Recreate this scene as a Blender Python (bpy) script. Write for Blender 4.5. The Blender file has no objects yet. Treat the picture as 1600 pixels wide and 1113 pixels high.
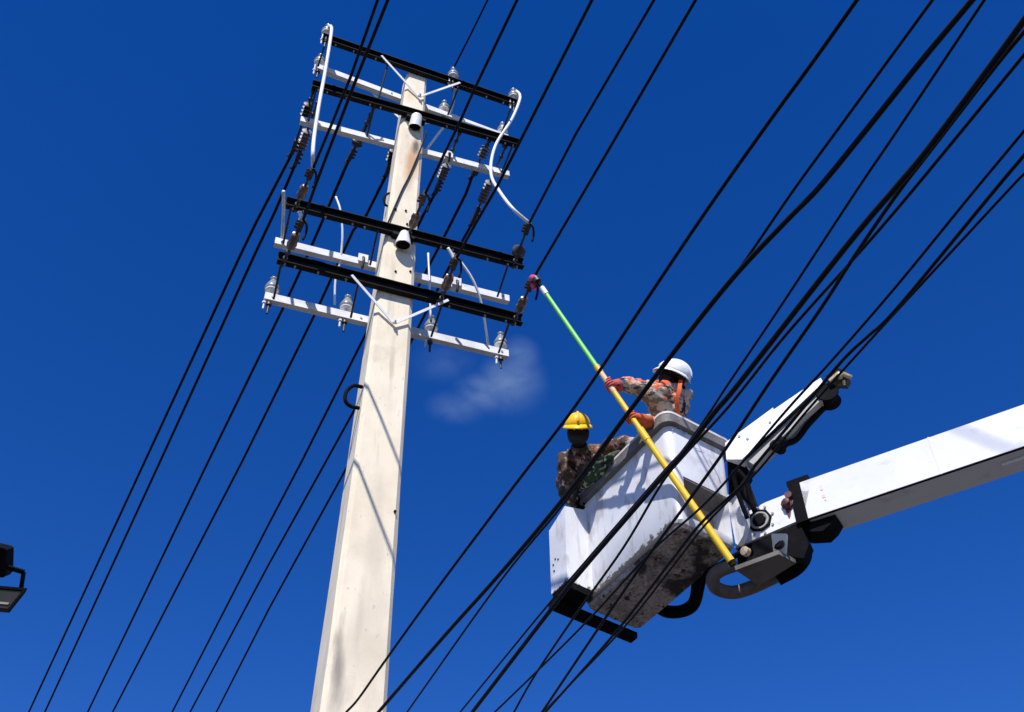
import bpy, bmesh, math, random
from mathutils import Vector, Matrix, Quaternion
random.seed(7)
S = bpy.context.scene
COL = S.collection
R = math.radians

# ------------------------------------------------------------------ camera
F_PX, PITCH, ROLL, CAM = 1715.0, 0.779, -0.021, Vector((0, 0, 1.6))
_c, _s = math.cos(PITCH), math.sin(PITCH)
FW = Vector((0, _c, _s)); _u0 = Vector((0, -_s, _c)); _r0 = Vector((1, 0, 0))
RT = math.cos(ROLL) * _r0 + math.sin(ROLL) * _u0
UP = -math.sin(ROLL) * _r0 + math.cos(ROLL) * _u0
cam = bpy.data.cameras.new('camera')
cam.sensor_width = 36; cam.lens = 36 * F_PX / 1600; cam.clip_start = .05; cam.clip_end = 5000
co = bpy.data.objects.new('camera', cam); COL.objects.link(co)
m = Matrix((RT, UP, -FW)).transposed().to_4x4(); m.translation = CAM
co.matrix_world = m
S.camera = co
S.render.resolution_x, S.render.resolution_y = 1024, 712

# ------------------------------------------------------------------ light
SUN = Vector((-.077, -.633, .77)).normalized()       # towards the sun
world = bpy.data.worlds.new('World'); S.world = world; world.use_nodes = True
nt = world.node_tree; nt.nodes.clear()
sky = nt.nodes.new('ShaderNodeTexSky'); sky.sky_type = 'NISHITA'; sky.sun_disc = False
sky.sun_elevation = math.asin(SUN.z); sky.sun_rotation = math.atan2(SUN.x, SUN.y)
sky.altitude = 1200; sky.air_density = 1.0; sky.dust_density = 0.1; sky.ozone_density = 4.0
hsv = nt.nodes.new('ShaderNodeHueSaturation'); hsv.inputs['Saturation'].default_value = 1.335
hsv.inputs['Hue'].default_value = .519
bg = nt.nodes.new('ShaderNodeBackground'); bg.inputs['Strength'].default_value = 0.126
wo = nt.nodes.new('ShaderNodeOutputWorld')
nt.links.new(sky.outputs[0], hsv.inputs['Color']); nt.links.new(hsv.outputs[0], bg.inputs[0])
nt.links.new(bg.outputs[0], wo.inputs[0])
sl = bpy.data.lights.new('sun', 'SUN'); sl.energy = 5.0; sl.angle = R(.53); sl.color = (1, .955, .89)
so = bpy.data.objects.new('sun', sl); COL.objects.link(so)
so.rotation_euler = SUN.to_track_quat('Z', 'Y').to_euler(); so.location = (0, 0, 40)
S.view_settings.view_transform = 'Standard'; S.view_settings.look = 'None'
S.view_settings.exposure = 0.30; S.view_settings.gamma = 1; S.view_settings.use_curve_mapping = False

# ------------------------------------------------------------------ pixel helpers (photograph 1600 x 1113)
def ray(px, py): return FW + RT * ((px - 800) / F_PX) + UP * ((556.5 - py) / F_PX)
def at(px, py, d): return CAM + ray(px, py) * d
def on_z(px, py, z):
    r = ray(px, py); return CAM + r * ((z - CAM.z) / r.z)
def on_plane(px, py, p0, n):
    r = ray(px, py); return CAM + r * ((p0 - CAM).dot(n) / r.dot(n))
def proj(P):
    d = P - CAM; z = d.dot(FW); return Vector((800 + F_PX * d.dot(RT) / z, 556.5 - F_PX * d.dot(UP) / z))
def depth(P): return (P - CAM).dot(FW)

# ------------------------------------------------------------------ materials
def mat(name, col, rough=.6, metal=0, noise=None, bump=0, bscale=40, spec=.5):
    """noise: list of (scale, detail, lo, hi, colour) layers mixed over col in object space"""
    M = bpy.data.materials.new(name); M.use_nodes = True
    n = M.node_tree; b = n.nodes['Principled BSDF']
    b.inputs['Roughness'].default_value = rough; b.inputs['Metallic'].default_value = metal
    b.inputs['Specular IOR Level'].default_value = spec
    tc = n.nodes.new('ShaderNodeTexCoord')
    last = None
    rgb = n.nodes.new('ShaderNodeRGB'); rgb.outputs[0].default_value = (*col, 1); last = rgb.outputs[0]
    for L in noise or []:
        sc, det, lo, hi, c2 = L[:5]; stretch = L[5] if len(L) > 5 else (1, 1, 1)
        mp = n.nodes.new('ShaderNodeMapping'); mp.inputs['Scale'].default_value = stretch
        mp.inputs['Location'].default_value = (sc * .37, sc * .11, det * .7)
        n.links.new(tc.outputs['Object'], mp.inputs[0])
        nz = n.nodes.new('ShaderNodeTexNoise'); nz.inputs['Scale'].default_value = sc; nz.inputs['Detail'].default_value = det
        nz.inputs['Roughness'].default_value = .6
        n.links.new(mp.outputs[0], nz.inputs['Vector'])
        mr = n.nodes.new('ShaderNodeMapRange'); mr.inputs['From Min'].default_value = lo; mr.inputs['From Max'].default_value = hi
        n.links.new(nz.outputs['Fac'], mr.inputs[0])
        mx = n.nodes.new('ShaderNodeMix'); mx.data_type = 'RGBA'
        n.links.new(mr.outputs[0], mx.inputs['Factor']); n.links.new(last, mx.inputs[6]); mx.inputs[7].default_value = (*c2, 1)
        last = mx.outputs[2]
    n.links.new(last, b.inputs['Base Color'])
    if bump:
        nz = n.nodes.new('ShaderNodeTexNoise'); nz.inputs['Scale'].default_value = bscale; nz.inputs['Detail'].default_value = 6
        n.links.new(tc.outputs['Object'], nz.inputs['Vector'])
        bp = n.nodes.new('ShaderNodeBump'); bp.inputs['Strength'].default_value = bump; bp.inputs['Distance'].default_value = .01
        n.links.new(nz.outputs['Fac'], bp.inputs['Height']); n.links.new(bp.outputs[0], b.inputs['Normal'])
    return M

M_GROUND = mat('ground_soil', (.055, .052, .049), .95, noise=[(.4, 6, .4, .65, (.08, .075, .07)), (3, 5, .5, .7, (.04, .038, .036))], bump=.3, bscale=6)
M_CONC = mat('weathered_concrete', (.77, .675, .515), .9, noise=[
    (2.2, 6, .42, .72, (.64, .55, .41)), (5, 8, .5, .8, (.83, .755, .62), (1, 1, .3)),
    (6, 7, .58, .74, (.50, .43, .35), (1, 1, .09)), (1.6, 8, .60, .72, (.55, .47, .38)), (34, 6, .64, .74, (.42, .36, .30), (1, 1, .5)), (.9, 9, .52, .70, (.60, .535, .44), (2, 2, .6))], bump=.10, bscale=38)
M_DARKSTEEL = mat('dark_shaded_steel', (.007, .007, .008), .7, 0, [(8, 5, .5, .75, (.022, .02, .018))], .1, spec=.15)  # front arms: the shade of the open channel is put into this near-black
M_GALV = mat('galvanised_steel', (.70, .71, .73), .75, 0, [(6, 6, .45, .7, (.58, .58, .6)), (25, 5, .62, .8, (.38, .34, .3))], .08)
M_BOLT = mat('bolt_steel', (.45, .42, .4), .5, .4, [(30, 3, .5, .7, (.25, .18, .14))])
M_PORC = mat('grey_porcelain', (.23, .255, .255), .3, 0, [(12, 4, .5, .75, (.14, .155, .155))])
M_PORCW = mat('white_porcelain', (.78, .78, .76), .3, 0, [(14, 4, .55, .75, (.5, .5, .48))])
M_POLY = mat('dark_polymer', (.022, .022, .026), .5, 0, [(20, 4, .5, .7, (.06, .055, .06))])
M_BROWN = mat('brown_porcelain', (.10, .06, .042), .3, 0, [(16, 4, .45, .7, (.24, .17, .13))])
M_GREYPOLY = mat('grey_polymer', (.17, .16, .175), .5, 0, [(18, 4, .5, .75, (.07, .065, .075))])
M_CLAMP = mat('clamp_metal', (.028, .027, .027), .5, .3, [(20, 4, .5, .75, (.10, .09, .09))])
M_WIRE = mat('conductor_insulation', (.006, .006, .009), .75, 0, [(4, 3, .5, .8, (.011, .01, .013))], spec=.2)
M_CABLE = mat('cable_sheath', (.005, .005, .008), .7, 0, [(3, 3, .5, .8, (.009, .009, .011))], spec=.2)
M_JUMP = mat('white_sleeve', (.74, .74, .76), .5, 0, [(9, 5, .5, .75, (.60, .58, .6))])
M_WHITE = mat('white_gelcoat', (.69, .695, .73), .42, 0, [
    (1.6, 6, .45, .72, (.57, .57, .60)), (12, 8, .53, .72, (.38, .35, .34), (1, 1, .22)), (2.4, 9, .57, .70, (.46, .44, .45)), (70, 3, .7, .78, (.25, .22, .2))], .05, 30)
M_BOOMW = mat('white_boom_paint', (.74, .74, .78), .35, 0, [
    (1.3, 6, .5, .75, (.66, .66, .70)), (9, 8, .58, .76, (.48, .46, .46), (.35, .35, 1)), (26, 7, .66, .76, (.42, .37, .34)), (90, 3, .7, .78, (.28, .24, .22))], .04, 30)
M_GRIME = mat('grimy_underside', (.40, .35, .335), .95, 0, [
    (4, 9, .45, .62, (.22, .185, .17)), (18, 9, .5, .64, (.50, .45, .43)), (2.3, 9, .535, .60, (.035, .028, .027)), (50, 6, .54, .66, (.08, .065, .06)), (9, 9, .58, .63, (.035, .03, .028))], .6, 40)
M_RIM = mat('grey_rim_rubber', (.14, .13, .13), .7, 0, [(9, 6, .45, .7, (.08, .07, .068)), (40, 4, .6, .75, (.36, .34, .33))], .2)
M_RIMTOP = mat('pale_rim_edge', (.55, .51, .48), .7, 0, [(16, 6, .5, .7, (.36, .32, .3))])
M_BLACK = mat('black_rubber', (.0045, .0045, .006), .75, 0, [(12, 4, .5, .75, (.010, .009, .010))], .15, spec=.06)
M_HOSE = mat('grey_brown_hose', (.13, .105, .095), .7, 0, [(14, 6, .5, .7, (.07, .058, .055))], .3)
M_DULLGREY = mat('dull_grey_steel', (.17, .16, .148), .8, 0, [(5, 6, .5, .7, (.12, .11, .1)), (40, 5, .65, .75, (.07, .06, .055))], .1, spec=.2)
M_GREYBOX = mat('grey_painted_steel', (.33, .32, .30), .6, 0, [(5, 6, .5, .7, (.24, .22, .2)), (40, 5, .65, .75, (.14, .12, .11))], .1)
M_RED = mat('red_oxide', (.12, .03, .03), .6, 0, [(25, 5, .45, .65, (.03, .012, .012))])
M_BRASS = mat('worn_brass', (.62, .5, .32), .4, .5, [(30, 4, .5, .7, (.3, .22, .14))])
M_YEL = mat('yellow_fibreglass', (.84, .50, .001), .45, 0, [(5, 5, .5, .75, (.76, .42, .001)), (40, 4, .64, .75, (.5, .3, .02))])
M_GREEN = mat('pale_green_fibreglass', (.15, .66, .07), .4, 0, [(6, 5, .5, .75, (.27, .70, .2))])
M_PINK = mat('pink_plastic', (.78, .06, .16), .4, 0, [(20, 4, .5, .75, (.55, .05, .11))])
M_TAN = mat('worn_tan_sleeve', (.72, .48, .28), .6, 0, [(20, 4, .5, .7, (.55, .4, .22))])
M_HATY = mat('yellow_hard_hat', (.86, .49, .001), .4, 0, [(9, 5, .55, .75, (.76, .40, .001)), (60, 3, .68, .76, (.5, .34, .05))])
M_HATW = mat('white_hard_hat', (.80, .81, .82), .3, 0, [(10, 5, .55, .75, (.68, .69, .7)), (60, 3, .66, .76, (.4, .38, .36))])
M_SKIN = mat('shaded_dark_skin', (.017, .0095, .007), .6, 0, [(30, 4, .45, .7, (.011, .007, .005))], spec=.2)  # dark skin, deepened further for the shade under the helmets
M_HAIR = mat('black_hair', (.008, .007, .007), .7, 0, [(60, 3, .5, .7, (.02, .016, .014))])
M_SHIRTA = mat('pale_patterned_shirt', (.50, .43, .34), .9, 0, [
    (10, 3, .49, .52, (.20, .18, .125), (1, 1, 2)), (13, 3, .55, .58, (.64, .36, .29)), (9, 3, .555, .59, (.055, .05, .04), (1, 1, 2.2)), (7, 2, .575, .60, (.72, .11, .03))], .5, 22)
M_SHIRTB = mat('brown_camouflage_shirt', (.15, .08, .055), .9, 0, [
    (13, 3, .46, .50, (.05, .028, .02)), (16, 3, .57, .60, (.42, .30, .24)), (12, 3, .60, .64, (.30, .07, .04)), (9, 3, .58, .62, (.03, .035, .02))], .5, 22)
M_GREENCLOTH = mat('green_leafy_cloth', (.045, .06, .03), .9, 0, [(22, 3, .52, .57, (.014, .016, .012)), (17, 3, .58, .62, (.42, .56, .27))], .4, 30)
M_TROUS = mat('dark_trousers', (.03, .032, .04), .9, 0, [(12, 4, .5, .7, (.05, .05, .06))])
M_ORANGE = mat('orange_webbing', (.66, .11, .02), .8, 0, [(30, 4, .5, .75, (.58, .09, .02))])
M_GLOVER = mat('red_work_glove', (.46, .07, .06), .85, 0, [(30, 4, .5, .7, (.62, .2, .18)), (14, 4, .58, .66, (.05, .02, .02))])
M_GLOVEO = mat('orange_work_glove', (.58, .10, .015), .85, 0, [(30, 4, .5, .7, (.44, .05, .02)), (16, 3, .58, .64, (.06, .02, .02))])
M_GLOVEG = mat('grey_work_glove', (.36, .35, .34), .85, 0, [(30, 4, .5, .7, (.22, .21, .2))])
M_GLASS = mat('lamp_glass', (.025, .025, .024), .3, 0, [(4, 3, .4, .7, (.05, .045, .042))], spec=.2)
M_DECAL = mat('faded_red_print', (.74, .50, .52), .6, 0, [(60, 4, .45, .6, (.72, .70, .73))])
M_BLUEMARK = mat('faded_blue_scrawl', (.42, .46, .64), .6)

# ------------------------------------------------------------------ mesh helpers
def link(name, me, M, parent=None, smooth=False):
    o = bpy.data.objects.new(name, me); COL.objects.link(o)
    if M and not me.materials: me.materials.append(M)
    if parent: o.parent = parent
    if smooth:
        for p in me.polygons: p.use_smooth = True
    return o
def obj(name, bm, M, parent=None, smooth=False, autos=None):
    bmesh.ops.recalc_face_normals(bm, faces=bm.faces)
    me = bpy.data.meshes.new(name); bm.to_mesh(me); bm.free()
    o = link(name, me, M, parent, smooth)
    if autos:
        for p in me.polygons: p.use_smooth = True
        me.set_sharp_from_angle(angle=R(autos))
    return o
def tag(o, label, cat, group=None):
    o['label'] = label; o['category'] = cat
    if group: o['group'] = group
    return o
def thing(name, label, cat, loc=(0, 0, 0), group=None, M=None):
    o = bpy.data.objects.new(name, None); COL.objects.link(o); o.empty_display_size = .1
    if M is not None: o.matrix_world = M
    else: o.location = loc
    return tag(o, label, cat, group)
def basis(d, hint=Vector((0, 0, 1))):
    d = d.normalized(); x = hint.cross(d)
    if x.length < 1e-4: x = Vector((1, 0, 0)).cross(d)
    x.normalize(); return x, d.cross(x).normalized(), d          # side, up, axis
def tube(bm, pts, r, seg=10, cap=True):
    n = len(pts); rr = r if isinstance(r, (list, tuple)) else [r] * n
    rings = []; x = None
    for i, p in enumerate(pts):
        d = (pts[min(i + 1, n - 1)] - pts[max(i - 1, 0)]).normalized()
        if x is None: x = basis(d)[0]
        x = (x - d * x.dot(d)).normalized(); y = d.cross(x)
        rings.append([bm.verts.new(p + (x * math.cos(2 * math.pi * k / seg) + y * math.sin(2 * math.pi * k / seg)) * rr[i]) for k in range(seg)])
    for a, b in zip(rings, rings[1:]):
        for k in range(seg): bm.faces.new((a[k], a[(k + 1) % seg], b[(k + 1) % seg], b[k]))
    if cap: bm.faces.new(rings[0][::-1]); bm.faces.new(rings[-1])
def smooth_path(pts, n=8):
    P = [pts[0] * 2 - pts[1]] + list(pts) + [pts[-1] * 2 - pts[-2]]; out = []
    for i in range(1, len(P) - 2):
        a, b, c, d = P[i - 1:i + 3]
        for k in range(n):
            t = k / n
            out.append(.5 * ((2 * b) + (c - a) * t + (2 * a - 5 * b + 4 * c - d) * t * t + (3 * b - a - 3 * c + d) * t ** 3))
    out.append(pts[-1]); return out
def lathe(bm, p0, axis, prof, seg=16):
    """prof: (distance along axis, radius)"""
    x, y, d = basis(axis); rings = []
    for h, r in prof:
        rings.append([bm.verts.new(p0 + d * h + (x * math.cos(2 * math.pi * k / seg) + y * math.sin(2 * math.pi * k / seg)) * max(r, 1e-4)) for k in range(seg)])
    for a, b in zip(rings, rings[1:]):
        for k in range(seg): bm.faces.new((a[k], a[(k + 1) % seg], b[(k + 1) % seg], b[k]))
    bm.faces.new(rings[0][::-1]); bm.faces.new(rings[-1])
def hexa(bm, v8):
    v = [bm.verts.new(p) for p in v8]
    for f in ((0, 3, 2, 1), (4, 5, 6, 7), (0, 1, 5, 4), (1, 2, 6, 5), (2, 3, 7, 6), (3, 0, 4, 7)): bm.faces.new([v[i] for i in f])
def box(bm, o, X, Y, Z, x0, x1, y0, y1, z0, z1):
    f = lambda a, b, c: o + X * a + Y * b + Z * c
    hexa(bm, [f(x0, y0, z0), f(x1, y0, z0), f(x1, y1, z0), f(x0, y1, z0), f(x0, y0, z1), f(x1, y0, z1), f(x1, y1, z1), f(x0, y1, z1)])
EX, EY, EZ, O0 = Vector((1, 0, 0)), Vector((0, 1, 0)), Vector((0, 0, 1)), Vector((0, 0, 0))
def lbox(bm, x0, x1, y0, y1, z0, z1): box(bm, O0, EX, EY, EZ, x0, x1, y0, y1, z0, z1)
def prism(bm, poly, n, th):
    a = [bm.verts.new(p) for p in poly]; b = [bm.verts.new(p + n * th) for p in poly]
    bm.faces.new(a[::-1]); bm.faces.new(b)
    for i in range(len(a)): j = (i + 1) % len(a); bm.faces.new((a[i], a[j], b[j], b[i]))
def bevel(bm, w, seg=2, ang=30):
    es = [e for e in bm.edges if len(e.link_faces) == 2 and e.calc_face_angle(0) > R(ang)]
    bmesh.ops.bevel(bm, geom=es, offset=w, segments=seg, affect='EDGES', profile=.5)
def NB(): return bmesh.new()

# ================================================================== GROUND
bm = NB(); bmesh.ops.create_grid(bm, x_segments=24, y_segments=24, size=1500)
g = obj('ground', bm, M_GROUND); g['kind'] = 'structure'

# ================================================================== UTILITY POLE
YAW = .368
A = Vector((math.cos(YAW), math.sin(YAW), 0)); W = Vector((-math.sin(YAW), math.cos(YAW), 0))
PZ0 = 1.6 + 11.5
POLE = Vector((-1.096, 7.035, 0))
LEAN = Vector((.012, -.012, 1)).normalized()
def pole_c(z): return Vector((POLE.x + .012 * (z - PZ0), POLE.y - .012 * (z - PZ0), z))
def pole_w(z): return .245 + (PZ0 - z) * .0262
pole = thing('utility_pole', 'tall tapering cream concrete pole carrying eight steel crossarms', 'utility pole', pole_c(0))
PO = pole_c(0)
bm = NB(); rings = []
zs = [0.0 + PZ0 * i / 26 for i in range(27)]; zs[-1] = 13.17
for z in zs:
    h = pole_w(z) / 2; c = .022 + h * .06; ring = []
    for sx, sy, fl in ((1, 1, 0), (-1, 1, 1), (-1, -1, 0), (1, -1, 1)):
        p = [(sx * h, sy * (h - c)), (sx * (h - c), sy * h)]
        for (a, b) in (p if not fl else p[::-1]):
            jit = .003
            ring.append(bm.verts.new(pole_c(z) - PO + A * (a + random.uniform(-jit, jit)) + W * (b + random.uniform(-jit, jit))))
    rings.append(ring)
for a, b in zip(rings, rings[1:]):
    for k in range(8): bm.faces.new((a[k], a[(k + 1) % 8], b[(k + 1) % 8], b[k]))
bm.faces.new(rings[0][::-1]); bm.faces.new(rings[-1])
obj('shaft', bm, M_CONC, pole, autos=20)
# -- rust stain and darker patch below the upper cap and a grey scuff low on the shaft are in the concrete shader
n = M_CONC.node_tree; bs = n.nodes['Principled BSDF']; src = bs.inputs['Base Color'].links[0].from_socket
def stain(src, centre, radii, col, amt, nscale):
    tc = n.nodes.new('ShaderNodeTexCoord'); mp = n.nodes.new('ShaderNodeMapping'); mp.vector_type = 'POINT'
    mp.inputs['Location'].default_value = [-c / r for c, r in zip(centre, radii)]; mp.inputs['Scale'].default_value = [1 / r for r in radii]
    n.links.new(tc.outputs['Object'], mp.inputs[0])
    ln = n.nodes.new('ShaderNodeVectorMath'); ln.operation = 'LENGTH'; n.links.new(mp.outputs[0], ln.inputs[0])
    nz = n.nodes.new('ShaderNodeTexNoise'); nz.inputs['Scale'].default_value = nscale; nz.inputs['Detail'].default_value = 7
    mp2 = n.nodes.new('ShaderNodeMapping'); mp2.inputs['Scale'].default_value = (1, 1, .25); n.links.new(tc.outputs['Object'], mp2.inputs[0])
    n.links.new(mp2.outputs[0], nz.inputs['Vector'])
    ad = n.nodes.new('ShaderNodeMath'); ad.operation = 'MULTIPLY_ADD'; n.links.new(nz.outputs['Fac'], ad.inputs[0]); ad.inputs[1].default_value = 1.5
    n.links.new(ln.outputs['Value'], ad.inputs[2])
    mr = n.nodes.new('ShaderNodeMapRange'); mr.inputs['From Min'].default_value = 1.55; mr.inputs['From Max'].default_value = .85
    mr.inputs['To Max'].default_value = amt
    n.links.new(ad.outputs[0], mr.inputs[0])
    mx = n.nodes.new('ShaderNodeMix'); mx.data_type = 'RGBA'; n.links.new(mr.outputs[0], mx.inputs[0]); n.links.new(src, mx.inputs[6])
    mx.inputs[7].default_value = (*col, 1); return mx.outputs[2]
def face_pt(px, py, off=0):
    p0 = pole_c(9) - W * (pole_w(9) / 2)
    nn = (W + LEAN * 0).normalized(); P = on_plane(px, py, p0, nn)
    for _ in range(4):
        p0 = pole_c(P.z) - W * (pole_w(P.z) / 2 + off); P = on_plane(px, py, p0, nn)
    return P
q = face_pt(645, 245) - PO; src = stain(src, q, (.16, .2, .75), (.48, .25, .10), .8, 9)
q = face_pt(650, 228) - PO; src = stain(src, q, (.07, .2, .22), (.10, .075, .06), .9, 14)
q = face_pt(527, 1040) - PO; src = stain(src, q, (.085, .25, .55), (.22, .19, .17), .8, 12)
q = face_pt(612, 575) - PO; src = stain(src, q, (.035, .25, .5), (.45, .37, .27), .6, 16)
q = face_pt(585, 830) - PO; src = stain(src, q, (.10, .25, .8), (.60, .51, .40), .5, 8)
q = face_pt(560, 980) - PO; src = stain(src, q, (.05, .25, .6), (.50, .43, .36), .5, 14)
q = face_pt(640, 150) - PO; src = stain(src, q, (.12, .3, .22), (.62, .42, .20), .5, 11)
q = face_pt(505, 900) - PO; src = stain(src, q, (.06, .25, .9), (.36, .33, .31), .6, 10)
n.links.new(src, bs.inputs['Base Color'])

# -- crossarms: steel channels, a front one and a back one bolted either side of the pole at each of four levels
ARMPX = {('A1'): ((503, 62), (806, 166), -1), ('A2'): ((497, 103), (794, 214), 1), ('A3'): ((487, 136), (809, 228), -1), ('A4'): ((470, 185), (796, 271), 1),
         ('B1'): ((446, 320), (816, 416), -1), ('B2'): ((430, 375), (796, 466), 1), ('B3'): ((433, 406), (814, 504), -1), ('B4'): ((414, 461), (795, 552), 1)}
HL = {'A1': 13.09, 'A2': 13.09, 'A3': 12.18, 'A4': 12.18, 'B1': 10.08, 'B2': 10.08, 'B3': 9.29, 'B4': 9.29}
ARMS = {}
AT = .009
AHS = {-1: .122, 1: .088}; AFS = {-1: .06, 1: .06}; AH = .105
desc = {'A1': 'topmost dark crossarm just above the pole tip', 'A2': 'topmost white galvanised crossarm behind the pole', 'A3': 'dark crossarm second from the top', 'A4': 'white galvanised crossarm second from the top',
        'B1': 'dark crossarm third from the top', 'B2': 'white galvanised crossarm third from the top', 'B3': 'lowest dark crossarm in front of the pole', 'B4': 'lowest white galvanised crossarm carrying pin insulators'}
for k, (l, r, s) in ARMPX.items():
    AH, AF = AHS[s], AFS[s]
    pw = pole_w(HL[k]) / 2 + .006
    p0 = pole_c(HL[k]) + W * s * pw                       # inner face of the web lies here
    P0, P1 = on_plane(*l, p0, W), on_plane(*r, p0, W)
    ax = (P1 - P0).normalized(); up = (EZ - ax * ax.z).normalized(); out = W * s
    bm = NB(); Lg = (P1 - P0).length
    # P0/P1 mark the arm's mid height; web, then the two flanges standing away from the pole
    box(bm, P0 - PO, ax, out, up, 0, Lg, 0, AT, -AH / 2, AH / 2)
    box(bm, P0 - PO, ax, out, up, 0, Lg, AT, AF, AH / 2 - AT, AH / 2)
    box(bm, P0 - PO, ax, out, up, 0, Lg, AT, AF, -AH / 2, -AH / 2 + AT)
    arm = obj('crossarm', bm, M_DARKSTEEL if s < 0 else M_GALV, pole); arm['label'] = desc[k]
    bm = NB()
    for t in ((.03, .07, .16, .27, .32, .64, .69, .84, .93, .97) if s < 0 else (.03, .38, .97)):
        q = P0 + ax * Lg * t - PO
        if s < 0:
            lathe(bm, q + out * (AF * .55) - up * (AH / 2), -up, ((0, .011), (.011, .011), (.012, .006), (.03, .006)), 6)
        else:
            lathe(bm, q - out * 0, -out, ((0, .012), (.01, .012)), 6)
    b = obj('bolts', bm, M_BOLT, arm); b['kind'] = 'stuff'
    ARMS[k] = (P0, P1, ax, up, out, arm)
def arm_pt(k, px, py=None):
    P0, P1 = ARMS[k][:2]; a, b = 0.0, 1.0
    for _ in range(40):
        mid = (a + b) / 2
        if proj(P0.lerp(P1, mid)).x < px: a = mid
        else: b = mid
    return P0.lerp(P1, a)
# V braces
def flat(bm, p, q, w, th, nrm):
    d = (q - p).normalized(); x = d.cross(nrm).normalized(); nn = x.cross(d)
    box(bm, p, d, x, nn, 0, (q - p).length, -w / 2, w / 2, -th / 2, th / 2)
def brace(k, pxl, pxm, pxr):
    P0, P1, ax, up, out, arm = ARMS[k]; AF = .06
    s = -1 if out.dot(W) < 0 else 1
    a = arm_pt(k, pxl[0]) + out * (AF + .012) - up * .03; b = arm_pt(k, pxr[0]) + out * (AF + .012) - up * .03
    if s < 0: mth = face_pt(*pxm, off=.02)
    else: mth = pole_c(arm_pt(k, 645).z - .50) + W * (pole_w(HL[k]) / 2 + .02)
    bm = NB(); flat(bm, a - PO, mth - PO, .027, .008, W); obj('brace', bm, M_GALV, arm)
    bm = NB(); flat(bm, b - PO, mth + A * .004 - W * .009 - PO, .027, .008, W)
    lathe(bm, mth - W * .012 * 1 - PO, -W, ((0, .02), (.02, .02), (.021, .01), (.045, .01)), 8)
    obj('brace', bm, M_GALV, arm)
brace('A1', (594, 99), (655, 152), (716, 140))
brace('A2', (586, 138), None, (702, 180))
brace('B3', (547, 440), (616, 506), (697, 472))
def tie_rod(k0, px0, k1, px1):
    a = arm_pt(k0, px0) - EZ * .05 - W * .03; b = arm_pt(k1, px1) - EZ * .05 - W * .02
    bm = NB(); tube(bm, [a - PO, b - PO], .011, 8); obj('tie_rod', bm, M_CLAMP, ARMS[k0][5])
for k0, k1, xs in (('A1', 'A2', (509, 716, 799)), ('A3', 'A4', (494, 585, 800)), ('B1', 'B2', (455, 590, 793)), ('B3', 'B4', (440, 560, 690, 795))):
    for x in xs: tie_rod(k0, x, k1, x - (12 if x < 600 else 17))
for k, px in (('B2', 566), ('B2', 712), ('A4', 700)):
    q = arm_pt(k, px) - W * .02; ax = ARMS[k][2]; bm = NB()
    box(bm, q - PO, ax, W, EZ, -.05, .05, -.012, .0, -.03, .08); bevel(bm, .006, 1); cl = obj('arm_clip', bm, M_GALV, ARMS[k][5])
    bm = NB(); tube(bm, smooth_path([q - PO - W * .02 + EZ * .02, q - PO - W * .06 - EZ * .05, q - PO - W * .03 - EZ * .16], 4), .014, 8); obj('clip_link', bm, M_CLAMP, cl, True)
# step rungs (hooped bars on the left side of the shaft)
def rung(pts, r):
    P = []
    for (x, y, o) in pts:
        P.append(on_plane(x, y, pole_c(9) - W * o, W) - PO)
    bm = NB(); tube(bm, smooth_path(P, 6), r, 8); obj('step_rung', bm, M_BLACK, pole, True)
rung([(566, 605, .1), (552, 603, .12), (541, 613, .14), (540, 627, .14), (548, 635, .12), (561, 638, .1)], .017)
rung([(612, 302, .1), (606, 303, .1), (600, 310, .1), (602, 320, .1), (608, 323, .1)], .012)
# bell shaped caps bolted on the front of the shaft
def bell(px, py, hgt, r0, r1, tilt, drop):
    c = face_pt(px, py); z = c.z
    bm = NB(); ax = (-EZ - W * tilt).normalized(); base = c - W * (r1 + .015)
    lathe(bm, base - PO, ax, ((0, r0 * .5), (.006, r0 * .85), (.02, r0), (hgt * .75, r1 * .9), (hgt, r1), (hgt - .002, r1 - .010), (hgt - .012, r1 - .012), (hgt - .014, .005)), 18)
    b = obj('bell_cap', bm, M_PORCW, pole, autos=40)
    bm = NB(); lathe(bm, base + ax * (hgt - .013) - PO, ax, ((0, r1 - .014), (.004, r1 - .014), (.006, .03), (.03, .026), (.032, .01)), 16); obj('bell_mouth_shade', bm, M_BLACK, b, autos=40)  # black plug painted in for the shade inside the bell
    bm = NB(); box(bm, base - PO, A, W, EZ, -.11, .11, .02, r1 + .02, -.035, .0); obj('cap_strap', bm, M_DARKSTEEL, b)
bell(648, 190, .18, .06, .076, -.35, 0)
bell(628, 374, .18, .045, .082, -.15, 0)
# small bolt heads on the shaft
bm = NB()
for (x, y) in ((618, 328), (636, 351), (618, 425), (641, 425), (617, 800), (634, 330)):
    lathe(bm, face_pt(x, y) - PO, -W, ((0, .012), (.012, .012)), 8)
b = obj('shaft_bolts', bm, M_BLACK, pole); b['kind'] = 'stuff'

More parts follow.
